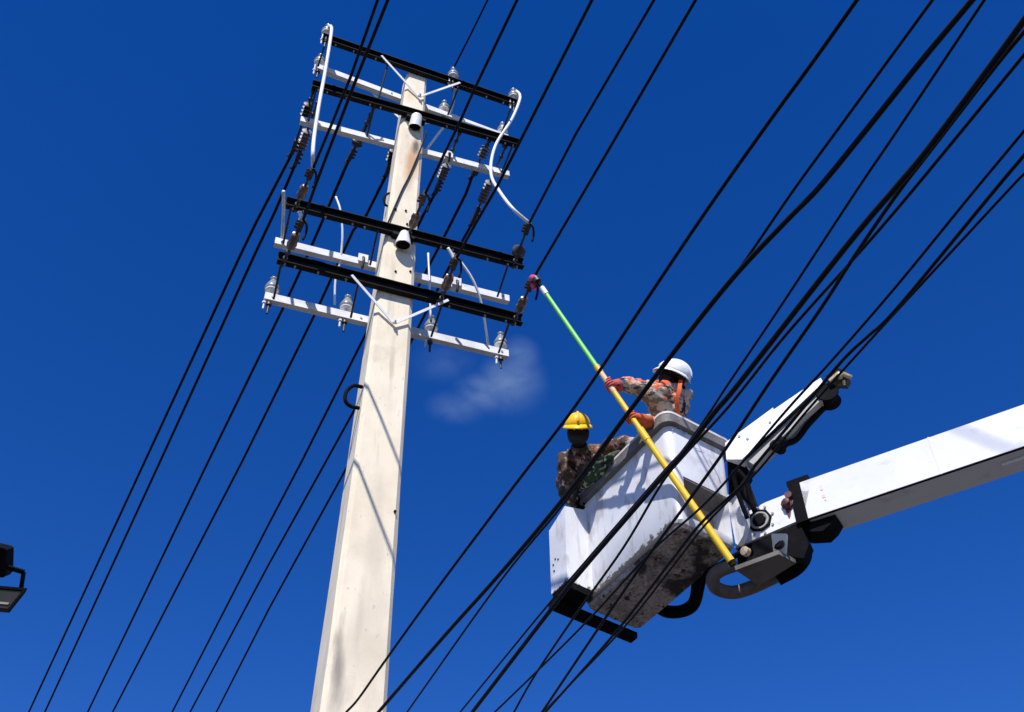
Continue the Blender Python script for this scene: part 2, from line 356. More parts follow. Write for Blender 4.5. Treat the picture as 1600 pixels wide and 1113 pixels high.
# ================================================================== PIN INSULATORS
def pin(k, px, label, sc=1.0):
    P0, P1, ax, up, out, arm = ARMS[k]; AH = AHS[-1 if out.dot(W) < 0 else 1]
    base = arm_pt(k, px) + out * .028 + up * (AH / 2)
    t = thing('pin_insulator', label, 'insulator', base, 'pin insulators standing on the crossarms')
    bm = NB(); lathe(bm, O0 - EZ * .0, EZ, [(h * sc, r * sc) for h, r in ((.0, .024), (.035, .03), (.05, .062), (.075, .068), (.082, .05))], 18)
    obj('collar', bm, M_PORCW, t, autos=40)
    bm = NB(); lathe(bm, EZ * .078 * sc, EZ, [(h * sc, r * sc) for h, r in ((0, .052), (-.012, .068), (.0, .073), (.03, .068), (.09, .042), (.12, .03), (.128, .036), (.15, .036), (.165, .022))], 18)
    obj('porcelain', bm, M_PORC, t, autos=40)
    bm = NB(); lathe(bm, EZ * .0, -EZ, [(0, .012), (.11, .012), (.112, .026), (.14, .026), (.142, .012), (.25, .011)], 10)
    obj('pin', bm, M_CLAMP, t, autos=40)
    bm = NB(); lathe(bm, ax * -.045, -EZ, [(-.002, .009), (.2, .009)], 8); lathe(bm, ax * -.045 - EZ * .107, -EZ, [(0, .019), (.02, .019)], 6)
    obj('tie_bolt', bm, M_GALV, t)
    return base + EZ * .25 * sc
T_A1L = pin('A1', 508, 'grey pin insulator at the left tip of the topmost dark crossarm')
T_A2L = pin('A2', 498, 'pin insulator at the left tip of the topmost white crossarm, under the taller one')
T_A1M = pin('A1', 706, 'pin insulator on the topmost dark crossarm just right of the pole tip')
T_A2M = pin('A2', 694, 'pin insulator on the topmost white crossarm just right of the pole')
T_A1R = pin('A1', 801, 'grey pin insulator at the right tip of the topmost dark crossarm')
T_A2R = pin('A2', 786, 'pin insulator at the right tip of the topmost white crossarm')
T_B4L = pin('B4', 423, 'grey pin insulator at the left tip of the lowest white crossarm')
T_B4C = pin('B4', 541, 'grey pin insulator on the lowest white crossarm between its left tip and pole')
T_B4M = pin('B4', 674, 'pin insulator on the lowest white crossarm close to the right of the pole')
T_B4R = pin('B4', 784, 'grey pin insulator at the right tip of the lowest white crossarm')

# ================================================================== STRAIN INSULATORS AND CONDUCTORS
def strain(k, px, clamp, label, kind, zdrop=.07, r=.062, n=6, zc=None, sh=(.30, .63)):
    P0, P1, ax, up, out, arm = ARMS[k]
    near = clamp[1] < px[1]
    s = arm_pt(k, px[0]) - EZ * (AH / 2 + .01)
    e = on_z(*clamp, (s.z - zdrop) if zc is None else zc)
    t = thing('strain_insulator', label, 'insulator', s, 'strain insulators tying conductors to the crossarms')
    d = e - s; Lg = d.length; u = d.normalized()
    bm = NB(); tube(bm, [O0 + EZ * (AH * .9), O0, u * Lg * .12, u * Lg * .30, u * Lg * .78], .013, 8)
    for q in (.02, .14, .29): lathe(bm, u * Lg * q, u, ((-.02, .013), (-.018, .024), (.018, .024), (.02, .013)), 8)
    obj('link_rod', bm, M_CLAMP, t, autos=40)
    bm = NB(); a, b = sh[0] * Lg, sh[1] * Lg; prof = []
    if kind == 'barrel':
        prof = [(a, .016), (a + .01, .036), (a + (b - a) * .3, .047), (a + (b - a) * .48, .04), (a + (b - a) * .52, .04), (a + (b - a) * .7, .047), (b - .01, .036), (b, .016)]
    elif kind == 'blob':
        prof = [(a, .014), (a + .02, .03), (a + (b - a) * .3, .07), (a + (b - a) * .45, .06), (a + (b - a) * .6, .07), (b - .02, .03), (b, .014)]
    else:
        for i in range(n):
            h0 = a + (b - a) * i / n; st = (b - a) / n
            prof += [(h0, .02), (h0 + st * .3, r), (h0 + st * .5, r), (h0 + st * .62, .024)]
        prof.append((b, .018))
    obj('shed_stack', bm if not lathe(bm, O0, u, prof, 16) else bm, {'barrel': M_BROWN, 'blob': M_POLY, 'grey': M_GREYPOLY, 'dark': M_POLY}[kind], t, autos=50)
    # dead-end clamp with its bolts and the short tail of wire
    bm = NB(); x, y, dd = basis(u)
    box(bm, u * Lg * .78, x, y, u, -.022, .022, -.03, .03, 0, Lg * .22)
    bevel(bm, .008, 1)
    for q in (.82, .88, .94):
        lathe(bm, u * Lg * q + y * .028, y, ((0, .012), (.028, .012), (.03, .019), (.042, .019)), 6)
        lathe(bm, u * Lg * q - x * .02, -x, ((0, .014), (.03, .014)), 6)
    c = obj('clamp', bm, M_CLAMP, t)
    bm = NB(); tube(bm, smooth_path([u * Lg * .98 + x * .01, u * Lg * 1.0 + x * .035 - EZ * .05, u * Lg * .95 + x * .05 - EZ * .12, u * Lg * .9 + x * .04 - EZ * .2], 5), .011, 8)
    obj('wire_tail', bm, M_WIRE, c, True)
    return e
def wire(pts, r, label, name='overhead_wire', cat='wire', group=None, M=None, sm=0, seg=8):
    if sm: pts = smooth_path(pts, sm)
    o = pts[0].copy(); bm = NB(); tube(bm, [p - o for p in pts], r, seg)
    ob = obj(name, bm, M or M_WIRE, None, True); ob.location = o
    return tag(ob, label, cat, group)
def ext(p, q, L): return q + (q - p).normalized() * L

GN = 'conductors running from the pole over the camera'
near = [
 ('B1', (461, 333), (489, 264), [(520, 190), (548, 120), (590, 0)], 'barrel', 'upper left crossarm', 'left'),
 ('B3', (442, 406), (474, 343), [(500, 271), (518, 224), (560, 115), (606, 0)], 'barrel', '', ''),
 ('B1', (636, 360), (665, 302), [(694, 241), (717, 194), (741, 140), (808, 0)], 'barrel', '', ''),
 ('B3', (686, 467), (714, 402), [(743, 350), (776, 293), (806, 234), (925, 0)], 'barrel', '', ''),
 ('B1', (801, 405), (827, 349), [(900, 209), (1022, 0)], 'blob', '', ''),
 ('B3', (801, 497), (833, 437), [(842, 420), (950, 236), (1087, 0)], 'barrel', '', '')]
lab_s = ['brown barrel strain insulator above the left end of the third dark crossarm', 'brown barrel strain insulator at the left end of the lowest dark crossarm',
         'dark strain insulator crossing the pole just above the third dark crossarm', 'brown strain insulator between the two lower dark crossarms right of the pole',
         'dark strain insulator at the right tip of the third dark crossarm', 'brown strain insulator at the right tip of the lowest dark crossarm, touched by the stick']
lab_w = ['leftmost black wire at the top edge, tied to the left of the third dark crossarm', 'second black wire from the left at the top edge',
         'black wire crossing the middle of the upper right crossarms down to the pole side', 'black wire brushing the right tip of the second dark crossarm',
         'black wire tied to the right tip of the third dark crossarm', 'black wire ending at the pink clamp head of the stick']
CL = []
for i, (k, a, c, up, kind, _, _) in enumerate(near):
    e = strain(k, a, c, lab_s[i], kind, sh=((.30, .60), (.38, .70), (.28, .58), (.34, .64), (.26, .5), (.3, .6))[i])
    CL.append(e)
    P = [e] + [on_z(x, y, e.z) for x, y in up]; P.append(ext(P[-2], P[-1], 12))
    wire(P, .0135, lab_w[i], group=GN)
# lone wire ending at the middle pin insulator of the topmost arm
P = [T_A1M + EZ * .0] + [on_z(x, y, T_A1M.z) for x, y in ((735, 55), (762, 0))]; P.append(ext(P[-2], P[-1], 12))
wire(P, .0115, 'black wire ending at the pin insulator right of the pole tip', group=GN)
GF = 'conductors running from the pole to the lower left'
far = [
 ('A3', (491, 138), (456, 240), [(400, 348), (375, 400), (236, 700), (45, 1113)], 'dark', 4, 'dark strain insulator hanging at the left tip of the second dark crossarm', 'outermost left black wire running down to the lower left corner'),
 ('A3', (503, 142), (460, 260), [(430, 330), (397, 400), (260, 700), (70, 1113)], 'grey', 6, 'grey ribbed strain insulator beside the long white jumper at the left', 'second black wire from the left edge at the bottom of the picture'),
 ('A3', (585, 163), (545, 250), [(480, 400), (444, 478), (326, 720), (137, 1113)], 'blob', 2, 'dark disc strain insulator hanging between the left arm ends and the pole', 'third black wire from the left at the bottom edge, passing the lowest left arm tip'),
 ('A3', (632, 178), (603, 275), [(572, 337), (552, 360), (493, 489), (379, 720), (176, 1113)], 'dark', 4, 'dark strain insulator hugging the left side of the pole below the second crossarms', 'fourth black wire from the left at the bottom edge'),
 ('A3', (719, 207), (680, 302), [(662, 335), (575, 515), (472, 720), (420, 819), (269, 1113)], 'grey', 5, 'grey ribbed strain insulator hanging close right of the pole', 'black wire coming out behind the pole just below the lowest white crossarm'),
 ('A3', (765, 222), (738, 275), [(728, 303), (693, 372), (553, 642), (510, 720), (420, 882), (297, 1113)], 'grey', 4, 'short grey strain insulator beside the bend of the right white jumper', 'black wire coming out behind the pole beside the lower step rung'),
 ('A3', (791, 231), (737, 350), [(725, 372), (539, 736), (420, 952), (338, 1113)], 'grey', 7, 'longest grey ribbed strain insulator below the right tip of the second white crossarm', 'lowest of the black wires coming out from behind the pole')]
for i, (k, a, c, pts, kind, nn, ls, lw) in enumerate(far):
    e = strain(k, a, c, ls, kind, zdrop=.12, n=nn, r=.058, sh=((.2, .42), (.50, .77), (.56, .77), (.55, .77), (.52, .77), (.18, .5), (.45, .72))[i])
    P = [e] + [on_z(x, y, e.z) for x, y in pts]; P.append(ext(P[-2], P[-1], 30))
    wire(P, .0185, lw, group=GF)
# thin drop lead on the shaft, its lower run modelling a wire's shadow, and the rod above the second arm
P = [face_pt(667, 205, .05), face_pt(660, 226, .03), face_pt(641, 272, .02), face_pt(627, 300, .02), face_pt(603, 356, .02)]
wire(P, .009, 'thin dark lead and modelled shadow line slanted across the pole face below the upper bell cap', 'ground_wire', sm=4)
P = [arm_pt('A1', 606) - EZ * .06, on_z(590, 158, 12.4), on_z(566, 213, 12.08)]
wire(P, .011, 'thin dark rod hanging from the topmost crossarm left of the pole tip', 'ground_wire', sm=3)

# ------------------------------------------------------------------ white jumpers
GJ = 'white sleeved jumpers between the crossarms'
def jumper(pts, label, r=.02, d0=None, d1=None, start=None, end=None):
    n = len(pts); d0 = d0 or depth(start); d1 = d1 or depth(end)
    r *= .82
    P = [at(x, y, d0 + (d1 - d0) * i / (n - 1)) for i, (x, y) in enumerate(pts)]
    if start is not None: P = [start] + P
    if end is not None: P.append(end)
    return wire(P, r, label, 'jumper_wire', 'wire', GJ, M_JUMP, sm=6)
jumper([(513, 41), (518, 44), (515, 70), (507, 118), (500, 155), (492, 205), (489, 235)], 'long white jumper falling from the top left insulator past the left arm ends', .0235, start=T_A1L, end=CL[0])
jumper([(712, 114), (712, 135), (707, 165), (695, 195), (682, 213), (667, 233)], 'white jumper curving from the insulator by the pole tip to the pole side', .019, start=T_A1M, d1=13.0)
jumper([(806, 142), (812, 148), (811, 160), (799, 188), (777, 222), (768, 250), (768, 276), (779, 297), (800, 325)], 'long white S shaped jumper at the right ends of the upper crossarms', .021, start=T_A1R, end=CL[4])
jumper([(443, 299), (443, 330), (441, 372)], 'short straight white jumper at the left ends of the two lower crossarm levels', .02, d0=10.35, d1=10.75)
jumper([(525, 308), (532, 330), (535, 365), (532, 405), (524, 440), (523, 476)], 'thin white jumper bowing between the lower arms left of the pole', .014, d0=11.3, d1=10.65)
jumper([(669, 396), (671, 440), (673, 500)], 'thin straight white jumper close to the right side of the pole', .013, d0=11.3, d1=10.7)
jumper([(706, 394), (722, 412), (740, 440), (753, 478), (763, 540)], 'white jumper running down to the right tip of the lowest white crossarm', .015, d0=11.0, d1=10.8)
jumper([(468, 331), (470, 340), (466, 350)], 'stub of white jumper just under the left end of the third dark crossarm', .022, d0=10.5, d1=10.45)
jumper([(700, 388), (706, 398), (710, 408)], 'stub of white jumper under the third dark crossarm right of the pole', .02, d0=10.8, d1=10.75)

# ================================================================== LOW CABLES crossing in front
GC = 'low cables crossing in front of the pole and the bucket'
def cable(pts, z, r, label):
    r *= .87
    Q = [on_z(x, y, z) for x, y in pts]
    P = smooth_path(Q, 6)
    P = [ext(Q[1], Q[0], 8)] + P + [ext(Q[-3], Q[-1], 25)]
    return wire(P, r, label, 'overhead_cable', 'cable', GC, M_CABLE)
cable([(1339, 0), (1268, 100), (1200, 193), (1100, 335), (1000, 484), (900, 633), (803, 760), (680, 924), (598, 1038), (560, 1092), (541, 1113)], 4.9, .0088, 'lone black cable crossing the foot of the concrete pole')
cable([(1457, 0), (1313, 197), (1238, 300), (1148, 430), (1056, 547), (980, 650), (884, 783), (779, 912), (636, 1113)], 4.75, .0065, 'thin black cable joining the thick kinked cable above the white helmet')
cable([(1519, 0), (1440, 95), (1356, 200), (1280, 293), (1230, 344), (1144, 436), (1054, 549), (978, 650), (887, 771), (782, 896), (696, 992), (593, 1111)], 4.6, .0115, 'thick kinked black cable passing in front of the white helmeted worker')
cable([(1538, 0), (1400, 207), (1337, 300), (1219, 480), (1138, 600), (1108, 646), (1066, 705), (1035, 739), (910, 883), (840, 965), (719, 1113)], 4.7, .006, 'thin black cable left of the thick bundle over the bucket')
cable([(1600, 32), (1548, 103), (1451, 232), (1400, 293), (1320, 388), (1154, 600), (1117, 644), (1068, 708), (1035, 745), (911, 889), (869, 942), (738, 1113)], 4.5, .0125, 'thickest black cable running over the bucket front to its lower left corner')
cable([(1600, 50), (1552, 108), (1455, 234), (1402, 303), (1338, 396), (1284, 480), (1201, 600), (1135, 700), (1077, 781), (1010, 873), (939, 976), (847, 1113)], 4.65, .0085, 'black cable leaving the thick bundle and passing the bucket corner nearest the stick')
cable([(1600, 86), (1424, 300), (1338, 400), (1230, 521), (1167, 600), (1132, 643), (1068, 713), (1033, 757), (974, 856), (900, 960), (836, 1055), (803, 1113)], 4.8, .0075, 'black cable crossing the middle of the bucket front below the bundle')
cable([(1600, 205), (1521, 300), (1400, 448), (1302, 561), (1230, 640), (1138, 748), (1091, 797), (1018, 862), (922, 966), (836, 1052), (774, 1112)], 4.85, .0068, 'black cable running along the upper edge of the white jib arm')
cable([(1600, 243), (1552, 300), (1400, 484), (1359, 523), (1314, 566), (1240, 656), (1179, 729), (1160, 758), (1096, 817), (1043, 884), (963, 987), (852, 1113)], 4.55, .0078, 'thicker of the two cables passing the tip of the white jib arm')
cable([(1600, 272), (1573, 300), (1405, 482), (1325, 570), (1250, 655), (1185, 735), (1104, 818), (1052, 884), (972, 984), (848, 1114)], 4.7, .0062, 'lowest right cable passing just under the tip of the white jib arm')

# ================================================================== BUCKET LIFT
BU = Vector((0.54966449, -0.83281062, 0.06553941)); BV = Vector((0.83490199, 0.54498424, -0.077012)); BK = Vector((0.02841846, 0.09704974, 0.99487373))
BO = Vector((1.219, 6.652, 6.429))
BM = Matrix((BU, BV, BK)).transposed().to_4x4(); BM.translation = BO
BI = BM.inverted()
lift = thing('bucket_lift', 'white two man aerial bucket on the end of a white truck boom', 'bucket lift', M=BM)
def L(P): return BI @ P                                   # world -> bucket frame
LX, LY, LZ = 1.245, .547, 1.07
def rrect(x0, x1, y0, y1, r, seg=5):
    out = []
    for cx, cy, a0 in ((x1 - r, y1 - r, 0), (x0 + r, y1 - r, 90), (x0 + r, y0 + r, 180), (x1 - r, y0 + r, 270)):
        for k in range(seg + 1):
            t = R(a0 + 90 * k / seg); out.append((cx + r * math.cos(t), cy + r * math.sin(t)))
    return out
def loft(bm, loops, caps=(True, True)):
    rings = [[bm.verts.new(Vector(p)) for p in lp] for lp in loops]; n = len(rings[0])
    for a, b in zip(rings, rings[1:]):
        for k in range(n): bm.faces.new((a[k], a[(k + 1) % n], b[(k + 1) % n], b[k]))
    if caps[0]: bm.faces.new(rings[0][::-1])
    if caps[1]: bm.faces.new(rings[-1])
def ringz(ins, z, r): return [(x, y, z) for x, y in rrect(-LX + ins, -ins, ins, LY - ins, r)]
fl = .042
bm = NB(); loft(bm, [ringz(.02, .0, .05), ringz(0, .03, .06), ringz(-fl * .5, .53, .07), ringz(-fl, LZ - .02, .08)])
shell = obj('bucket', bm, M_WHITE, lift, autos=35)
def cutter(loops):
    bm = NB(); loft(bm, loops); bmesh.ops.recalc_face_normals(bm, faces=bm.faces)
    me = bpy.data.meshes.new('cut'); bm.to_mesh(me); bm.free(); o = bpy.data.objects.new('cut', me); COL.objects.link(o); o.parent = lift; return o
def sq(x0, x1, y0, y1, z): return [(x0, y0, z), (x1, y0, z), (x1, y1, z), (x0, y1, z)]
cuts = [cutter([ringz(.035, .52, .05), ringz(.035 - fl * .5, 1.4, .06)]),
        cutter([sq(-LX + .035, -.23, .035, LY - .035, .05), sq(-LX + .035, -.23, .035, LY - .035, .6)]),
        cutter([sq(-.19, .3, .075, .515, .07), sq(-.19, .3, .075, .515, .47)])]
bpy.context.view_layer.update()
for c in cuts:
    md = shell.modifiers.new('b', 'BOOLEAN'); md.object = c; md.operation = 'DIFFERENCE'; md.solver = 'EXACT'
bpy.context.view_layer.update()
me = bpy.data.meshes.new_from_object(shell.evaluated_get(bpy.context.evaluated_depsgraph_get()))
shell.modifiers.clear(); shell.data = me
for c in cuts: bpy.data.objects.remove(c)
# grime creeping up the foot of the bucket walls (dirt, ragged edge)
n = M_WHITE.node_tree; bs = n.nodes['Principled BSDF']; src = bs.inputs['Base Color'].links[0].from_socket
tc = n.nodes.new('ShaderNodeTexCoord'); sp = n.nodes.new('ShaderNodeSeparateXYZ'); n.links.new(tc.outputs['Object'], sp.inputs[0])
nz = n.nodes.new('ShaderNodeTexNoise'); nz.inputs['Scale'].default_value = 16; nz.inputs['Detail'].default_value = 9; nz.inputs['Roughness'].default_value = .7
n.links.new(tc.outputs['Object'], nz.inputs['Vector'])
ma = n.nodes.new('ShaderNodeMath'); ma.operation = 'MULTIPLY_ADD'; n.links.new(nz.outputs['Fac'], ma.inputs[0]); ma.inputs[1].default_value = -.30; n.links.new(sp.outputs[2], ma.inputs[2])
mr = n.nodes.new('ShaderNodeMapRange'); mr.inputs['From Min'].default_value = -.075; mr.inputs['From Max'].default_value = -.10
xa_ = n.nodes.new('ShaderNodeMapRange'); xa_.inputs['From Min'].default_value = -.12; xa_.inputs['From Max'].default_value = 0; xa_.inputs['To Max'].default_value = .09; n.links.new(sp.outputs[0], xa_.inputs[0])
xb_ = n.nodes.new('ShaderNodeMath'); xb_.operation = 'ADD'; n.links.new(ma.outputs[0], xb_.inputs[0]); n.links.new(xa_.outputs[0], xb_.inputs[1]); n.links.new(xb_.outputs[0], mr.inputs[0])
mx = n.nodes.new('ShaderNodeMix'); mx.data_type = 'RGBA'; n.links.new(mr.outputs[0], mx.inputs[0]); n.links.new(src, mx.inputs[6]); mx.inputs[7].default_value = (.12, .10, .09, 1)
n.links.new(mx.outputs[2], bs.inputs['Base Color'])
# floor pan, rim, inside step
bm = NB(); loft(bm, [ringz(.03, -.03, .05), ringz(.012, -.002, .055)]); obj('floor_pan', bm, M_GRIME, lift, autos=30)
bm = NB()
o_, i_ = -fl - .045, -fl + .03
loft(bm, [ringz(i_, LZ - .09, .06), ringz(o_, LZ - .09, .1), ringz(o_ - .004, LZ - .01, .1), ringz(i_, LZ - .005, .06), ringz(i_, LZ - .09, .06)], (False, False))
rim = obj('rim', bm, M_RIM, lift, autos=35)
bm = NB(); loft(bm, [ringz(o_ + .004, LZ - .008, .1), ringz(o_ - .006, LZ - .004, .1), ringz(o_ - .006, LZ + .02, .1), ringz(i_ + .0, LZ + .022, .06), ringz(i_, LZ - .003, .06), ringz(o_ + .004, LZ - .008, .1)], (False, False))
obj('rim_edge', bm, M_RIMTOP, rim, autos=35)
bm = NB(); lbox(bm, -LX + .05, -.24, .05, LY - .05, .052, .30); obj('inside_step', bm, M_GREYBOX, lift)
bm = NB(); lbox(bm, -.186, .012, .08, .51, .452, .468); pk = obj('shaded_pocket_ceiling', bm, M_RIM, shell)  # grey panel carries the pocket ceiling's shade in its colour
bm = NB(); lbox(bm, -.188, -.176, .08, .51, .074, .451); obj('shaded_pocket_wall', bm, M_GREYBOX, shell)  # grey panel carries the shade on the pocket's back wall
# blue scrawl on the right hand face: thin painted strokes
def strokes(name, pts_list, M, plane_p, nrm, r):
    bm = NB()
    for pts in pts_list:
        P = [L(on_plane(x, y, BM @ plane_p, BM.to_3x3() @ nrm)) for x, y in pts]
        P = smooth_path(P, 4)
        for p, q in zip(P, P[1:]): flat(bm, p, q + (q - p).normalized() * .002, r, .002, nrm)
    o = obj(name, bm, M, shell); o['kind'] = 'stuff'; return o
nR = Vector((1, 0, -.04)).normalized()
strokes('painted_scrawl', [[(1050, 672), (1060, 668), (1072, 682)], [(1090, 690), (1098, 708), (1108, 726)], [(1085, 700), (1100, 704)], [(1108, 716), (1120, 738), (1126, 752)], [(1064, 678), (1074, 676)]], M_BLUEMARK, Vector((.041, .27, .8)), nR, .006)
# fin closing the pocket (mounting cheek beside the boom)
bm = NB()
prof = [(0, .02), (.02, -.01), (.09, .03), (.14, .12), (.16, .24), (.14, .36), (.08, .46), (0, .52)]
prism(bm, [Vector((x + .002, .53, z)) for x, z in prof], Vector((0, 1, 0)), .045); bevel(bm, .012, 2)
obj('mounting_cheek', bm, M_WHITE, lift, autos=40)
# side box at the left end, with a black block for the shade in its hollow and the step bar under it
bm = NB()
a = [(-1.325, -.26, .06), (-1.10, -.26, .06), (-1.10, -.004, .06), (-1.325, -.004, .06)]
b = [(-1.33, -.27, .73), (-1.09, -.27, .83), (-1.09, -.03, .90), (-1.33, -.03, .83)]
hexa(bm, [Vector(p) for p in a + b]); bevel(bm, .02, 2)
sb = obj('side_box', bm, M_WHITE, lift, autos=40)
bm = NB()
for q in ((-1.31, .33), (-1.28, .37), (-1.30, .26), (-1.24, .34)):
    lathe(bm, Vector((q[0] + .03, -.264, q[1])), Vector((0, -1, 0)), ((0, .008), (.006, .008)), 8)
obj('rivets', bm, M_BLACK, sb)['kind'] = 'stuff'
bm = NB(); lbox(bm, -1.32, -1.105, -.25, -.02, .0, .062); bevel(bm, .006, 1); obj('recess_shade', bm, M_BLACK, sb)  # solid black block standing in for shade in the hollow underside
bm = NB(); lbox(bm, -1.375, -1.285, -.255, .56, -.05, .004); bevel(bm, .012, 2); obj('step_bar', bm, M_BLACK, lift, autos=40)

# ---- boom
b0 = at(1257, 812, 8.2); b1 = at(1600, 697, 7.62); bd = (b1 - b0).normalized()
bn = Vector((-bd.y, bd.x, 0)).normalized()               # horizontal, away from the camera
bu = bd.cross(bn) if bd.cross(bn).z > 0 else -bd.cross(bn)
def bbox(bm, x0, x1, y0, y1, z0, z1, o=b0):
    box(bm, L(o), BI.to_3x3() @ bd, BI.to_3x3() @ bn, BI.to_3x3() @ bu, x0, x1, y0, y1, z0, z1)
def bp(x, y, z): return L(b0 + bd * x + bn * y + bu * z)
def bvec(x, y, z): return BI.to_3x3() @ (bd * x + bn * y + bu * z)
def bmkv(bm): return bm
bm = NB(); bbox(bm, 0, 7.5, 0, .28, 0, .335); bevel(bm, .018, 3)
boom = obj('boom', bm, M_BOOMW, lift, autos=40)
bm = NB(); bbox(bm, 1.42, 7.4, .10, .19, -.03, -.002); bevel(bm, .01, 1); obj('boom_rail', bm, M_BOOMW, boom)
bm = NB(); bbox(bm, 0.02, 7.4, .006, .02, -.007, -.002); obj('boom_seam', bm, M_BLACK, boom)
bm = NB()
for (x, z, w_, h_) in ((.17, .20, .02, .05), (.17, .13, .025, .03), (.18, .10, .014, .015)):
    bbox(bm, x, x + w_, -.0025, .002, z, z + h_)
obj('faded_decal', bm, M_DECAL, boom)['kind'] = 'stuff'
for xx in (1.02, 2.3): 
    bm = NB(); bbox(bm, xx, xx + .012, -.003, .283, -.003, .338); obj('weld_seam', bm, M_BOOMW, boom)
# collar with the dark bracket hanging below
bm = NB(); bbox(bm, -.06, .03, -.015, .295, -.02, .36); bevel(bm, .012, 1)
bbox(bm, -.075, .10, .02, .30, .355, .40)
collar = obj('boom_collar', bm, M_BLACK, lift, autos=40)
bm = NB(); prism(bm, [bp(-.02, .05, -.004), bp(.22, .05, -.012), bp(.17, .05, -.07), bp(.10, .05, -.11), bp(-.03, .05, -.07)], bvec(0, 1, 0), .18); bevel(bm, .01, 1)
obj('boom_bracket', bm, M_BLACK, lift, autos=40)
# end bracket: white cheek plate with hub
def face(px, py, off=0): return L(on_plane(px, py, b0 - bn * off, bn))
cheek = [(1148, 856), (1154, 826), (1168, 800), (1196, 785), (1232, 771), (1264, 757), (1264, 765), (1256, 806), (1251, 812)]
bm = NB(); prism(bm, [face(*p) for p in cheek], bvec(0, 1, 0), .26); bevel(bm, .016, 2)
br = obj('end_bracket', bm, M_BOOMW, lift, autos=40)
c = face(1187, 814)
bm = NB(); lathe(bm, c, -bvec(0, 1, 0), ((-.02, .10), (.012, .10), (.014, .085), (.004, .08), (.004, .055), (.022, .05), (.024, .02)), 8)
hub = obj('hub', bm, M_BLACK, br, autos=30)
bm = NB(); lathe(bm, c - bvec(0, .002, 0), -bvec(0, 1, 0), ((.006, .078), (.012, .074), (.012, .062), (.006, .058)), 24); obj('hub_ring', bm, M_GREYBOX, hub, autos=30)
for kk in range(8):
    an = 2 * math.pi * kk / 8 + .2; bm = NB(); lathe(bm, c + bvec(.125 * math.cos(an) * .9, 0, .125 * math.sin(an)), -bvec(0, 1, 0), ((-.004, .011), (.009, .011)), 6)
    obj('bracket_bolt', bm, M_GREYBOX, br)
c = face(1231, 788)
bm = NB(); lathe(bm, c, -bvec(0, 1, 0), ((-.02, .05), (.02, .05), (.03, .032), (.05, .028), (.055, .012)), 10)
lathe(bm, c + bvec(.03, 0, .05), -bvec(0, 1, 0), ((-.02, .03), (.05, .03)), 8); pinr = obj('pivot_pin', bm, M_RED, br, autos=30)
bm = NB(); prism(bm, [c + bvec(x, -.003, z) for x, z in ((-.03, -.04), (.02, -.05), (.0, -.11), (-.015, -.13))], -bvec(0, 1, 0), .002); obj('rust_streak', bm, M_RED, br)
# black actuator housing under the bracket
bm = NB(); prism(bm, [face(*p, off=-.01) for p in ((1152, 858), (1165, 852), (1250, 818), (1264, 850), (1256, 872), (1205, 868), (1152, 884))], bvec(0, 1, 0), .10); bevel(bm, .02, 2)
act = obj('actuator_housing', bm, M_BLACK, lift, autos=40)
bm = NB(); P = [L(at(x, y, 7.98)) for x, y in ((1205, 834), (1229, 834), (1227, 866), (1209, 869))]
prism(bm, P, bvec(0, 1, 0), .03); lug = obj('lug', bm, M_PORCW, lift); lug['label'] = 'cream lug with a dark eye under the boom bracket'
bm = NB(); lathe(bm, L(at(1217, 851, 7.978)), -bvec(0, 1, 0), ((-.005, .042), (.004, .042), (.006, .03), (.012, .028), (.012, .01)), 16); obj('lug_eye', bm, M_BLACK, lug, autos=40)
# grey levelling box below, hanging a little behind
z0 = at(1149, 891, 8.05).z
P0 = [L(on_z(x, y, z0)) for x, y in ((1149, 891), (1217, 866), (1244, 880), (1186, 916))]
bm = NB(); prism(bm, P0, L(BO + EZ) - L(BO), .035); bevel(bm, .008, 2); obj('levelling_box', bm, M_DULLGREY, lift, autos=40)
bm = NB(); P = [L(at(x, y, 8.3)) for x, y in ((1215, 905), (1245, 888), (1258, 868), (1252, 850))]; tube(bm, smooth_path(P, 5), .055, 10); obj('hydraulic_hose', bm, M_BLACK, lift, True)
bm = NB(); lathe(bm, L(at(1165, 862, 8.1)), bvec(-.3, -1, 0).normalized(), ((-.02, .035), (.02, .035), (.025, .02)), 12); obj('grease_cap', bm, M_BRASS, act, autos=40)
# hose loops
def hose(pts, d, r, M, lab=None):
    P = [L(at(x, y, d[0] + (d[1] - d[0]) * i / (len(pts) - 1))) for i, (x, y) in enumerate(pts)]
    bm = NB(); tube(bm, smooth_path(P, 7), r, 12); o = obj('hose_loop', bm, M, lift, True)
    if lab: o['label'] = lab
hose([(1150, 882), (1124, 892), (1114, 904), (1119, 919), (1143, 926), (1172, 919), (1212, 901)], (8.3, 8.45), .053, M_HOSE, 'grey brown hose loop hanging under the boom end')
hose([(1085, 885), (1090, 915), (1084, 943), (1066, 955), (1040, 955), (1020, 940)], (8.62, 8.95), .052, M_BLACK, 'thick black hose loop behind the bucket floor')
hose([(1160, 862), (1130, 880), (1104, 896), (1095, 925)], (8.25, 8.5), .022, M_BLACK)
hose([(1152, 735), (1166, 752), (1172, 778), (1180, 800)], (8.55, 8.35), .022, M_BLACK)
hose([(1146, 735), (1150, 760), (1158, 785), (1168, 810)], (8.5, 8.3), .018, M_BLACK)
hose([(1178, 737), (1160, 757), (1162, 775), (1175, 790)], (8.5, 8.4), .016, M_BLACK)
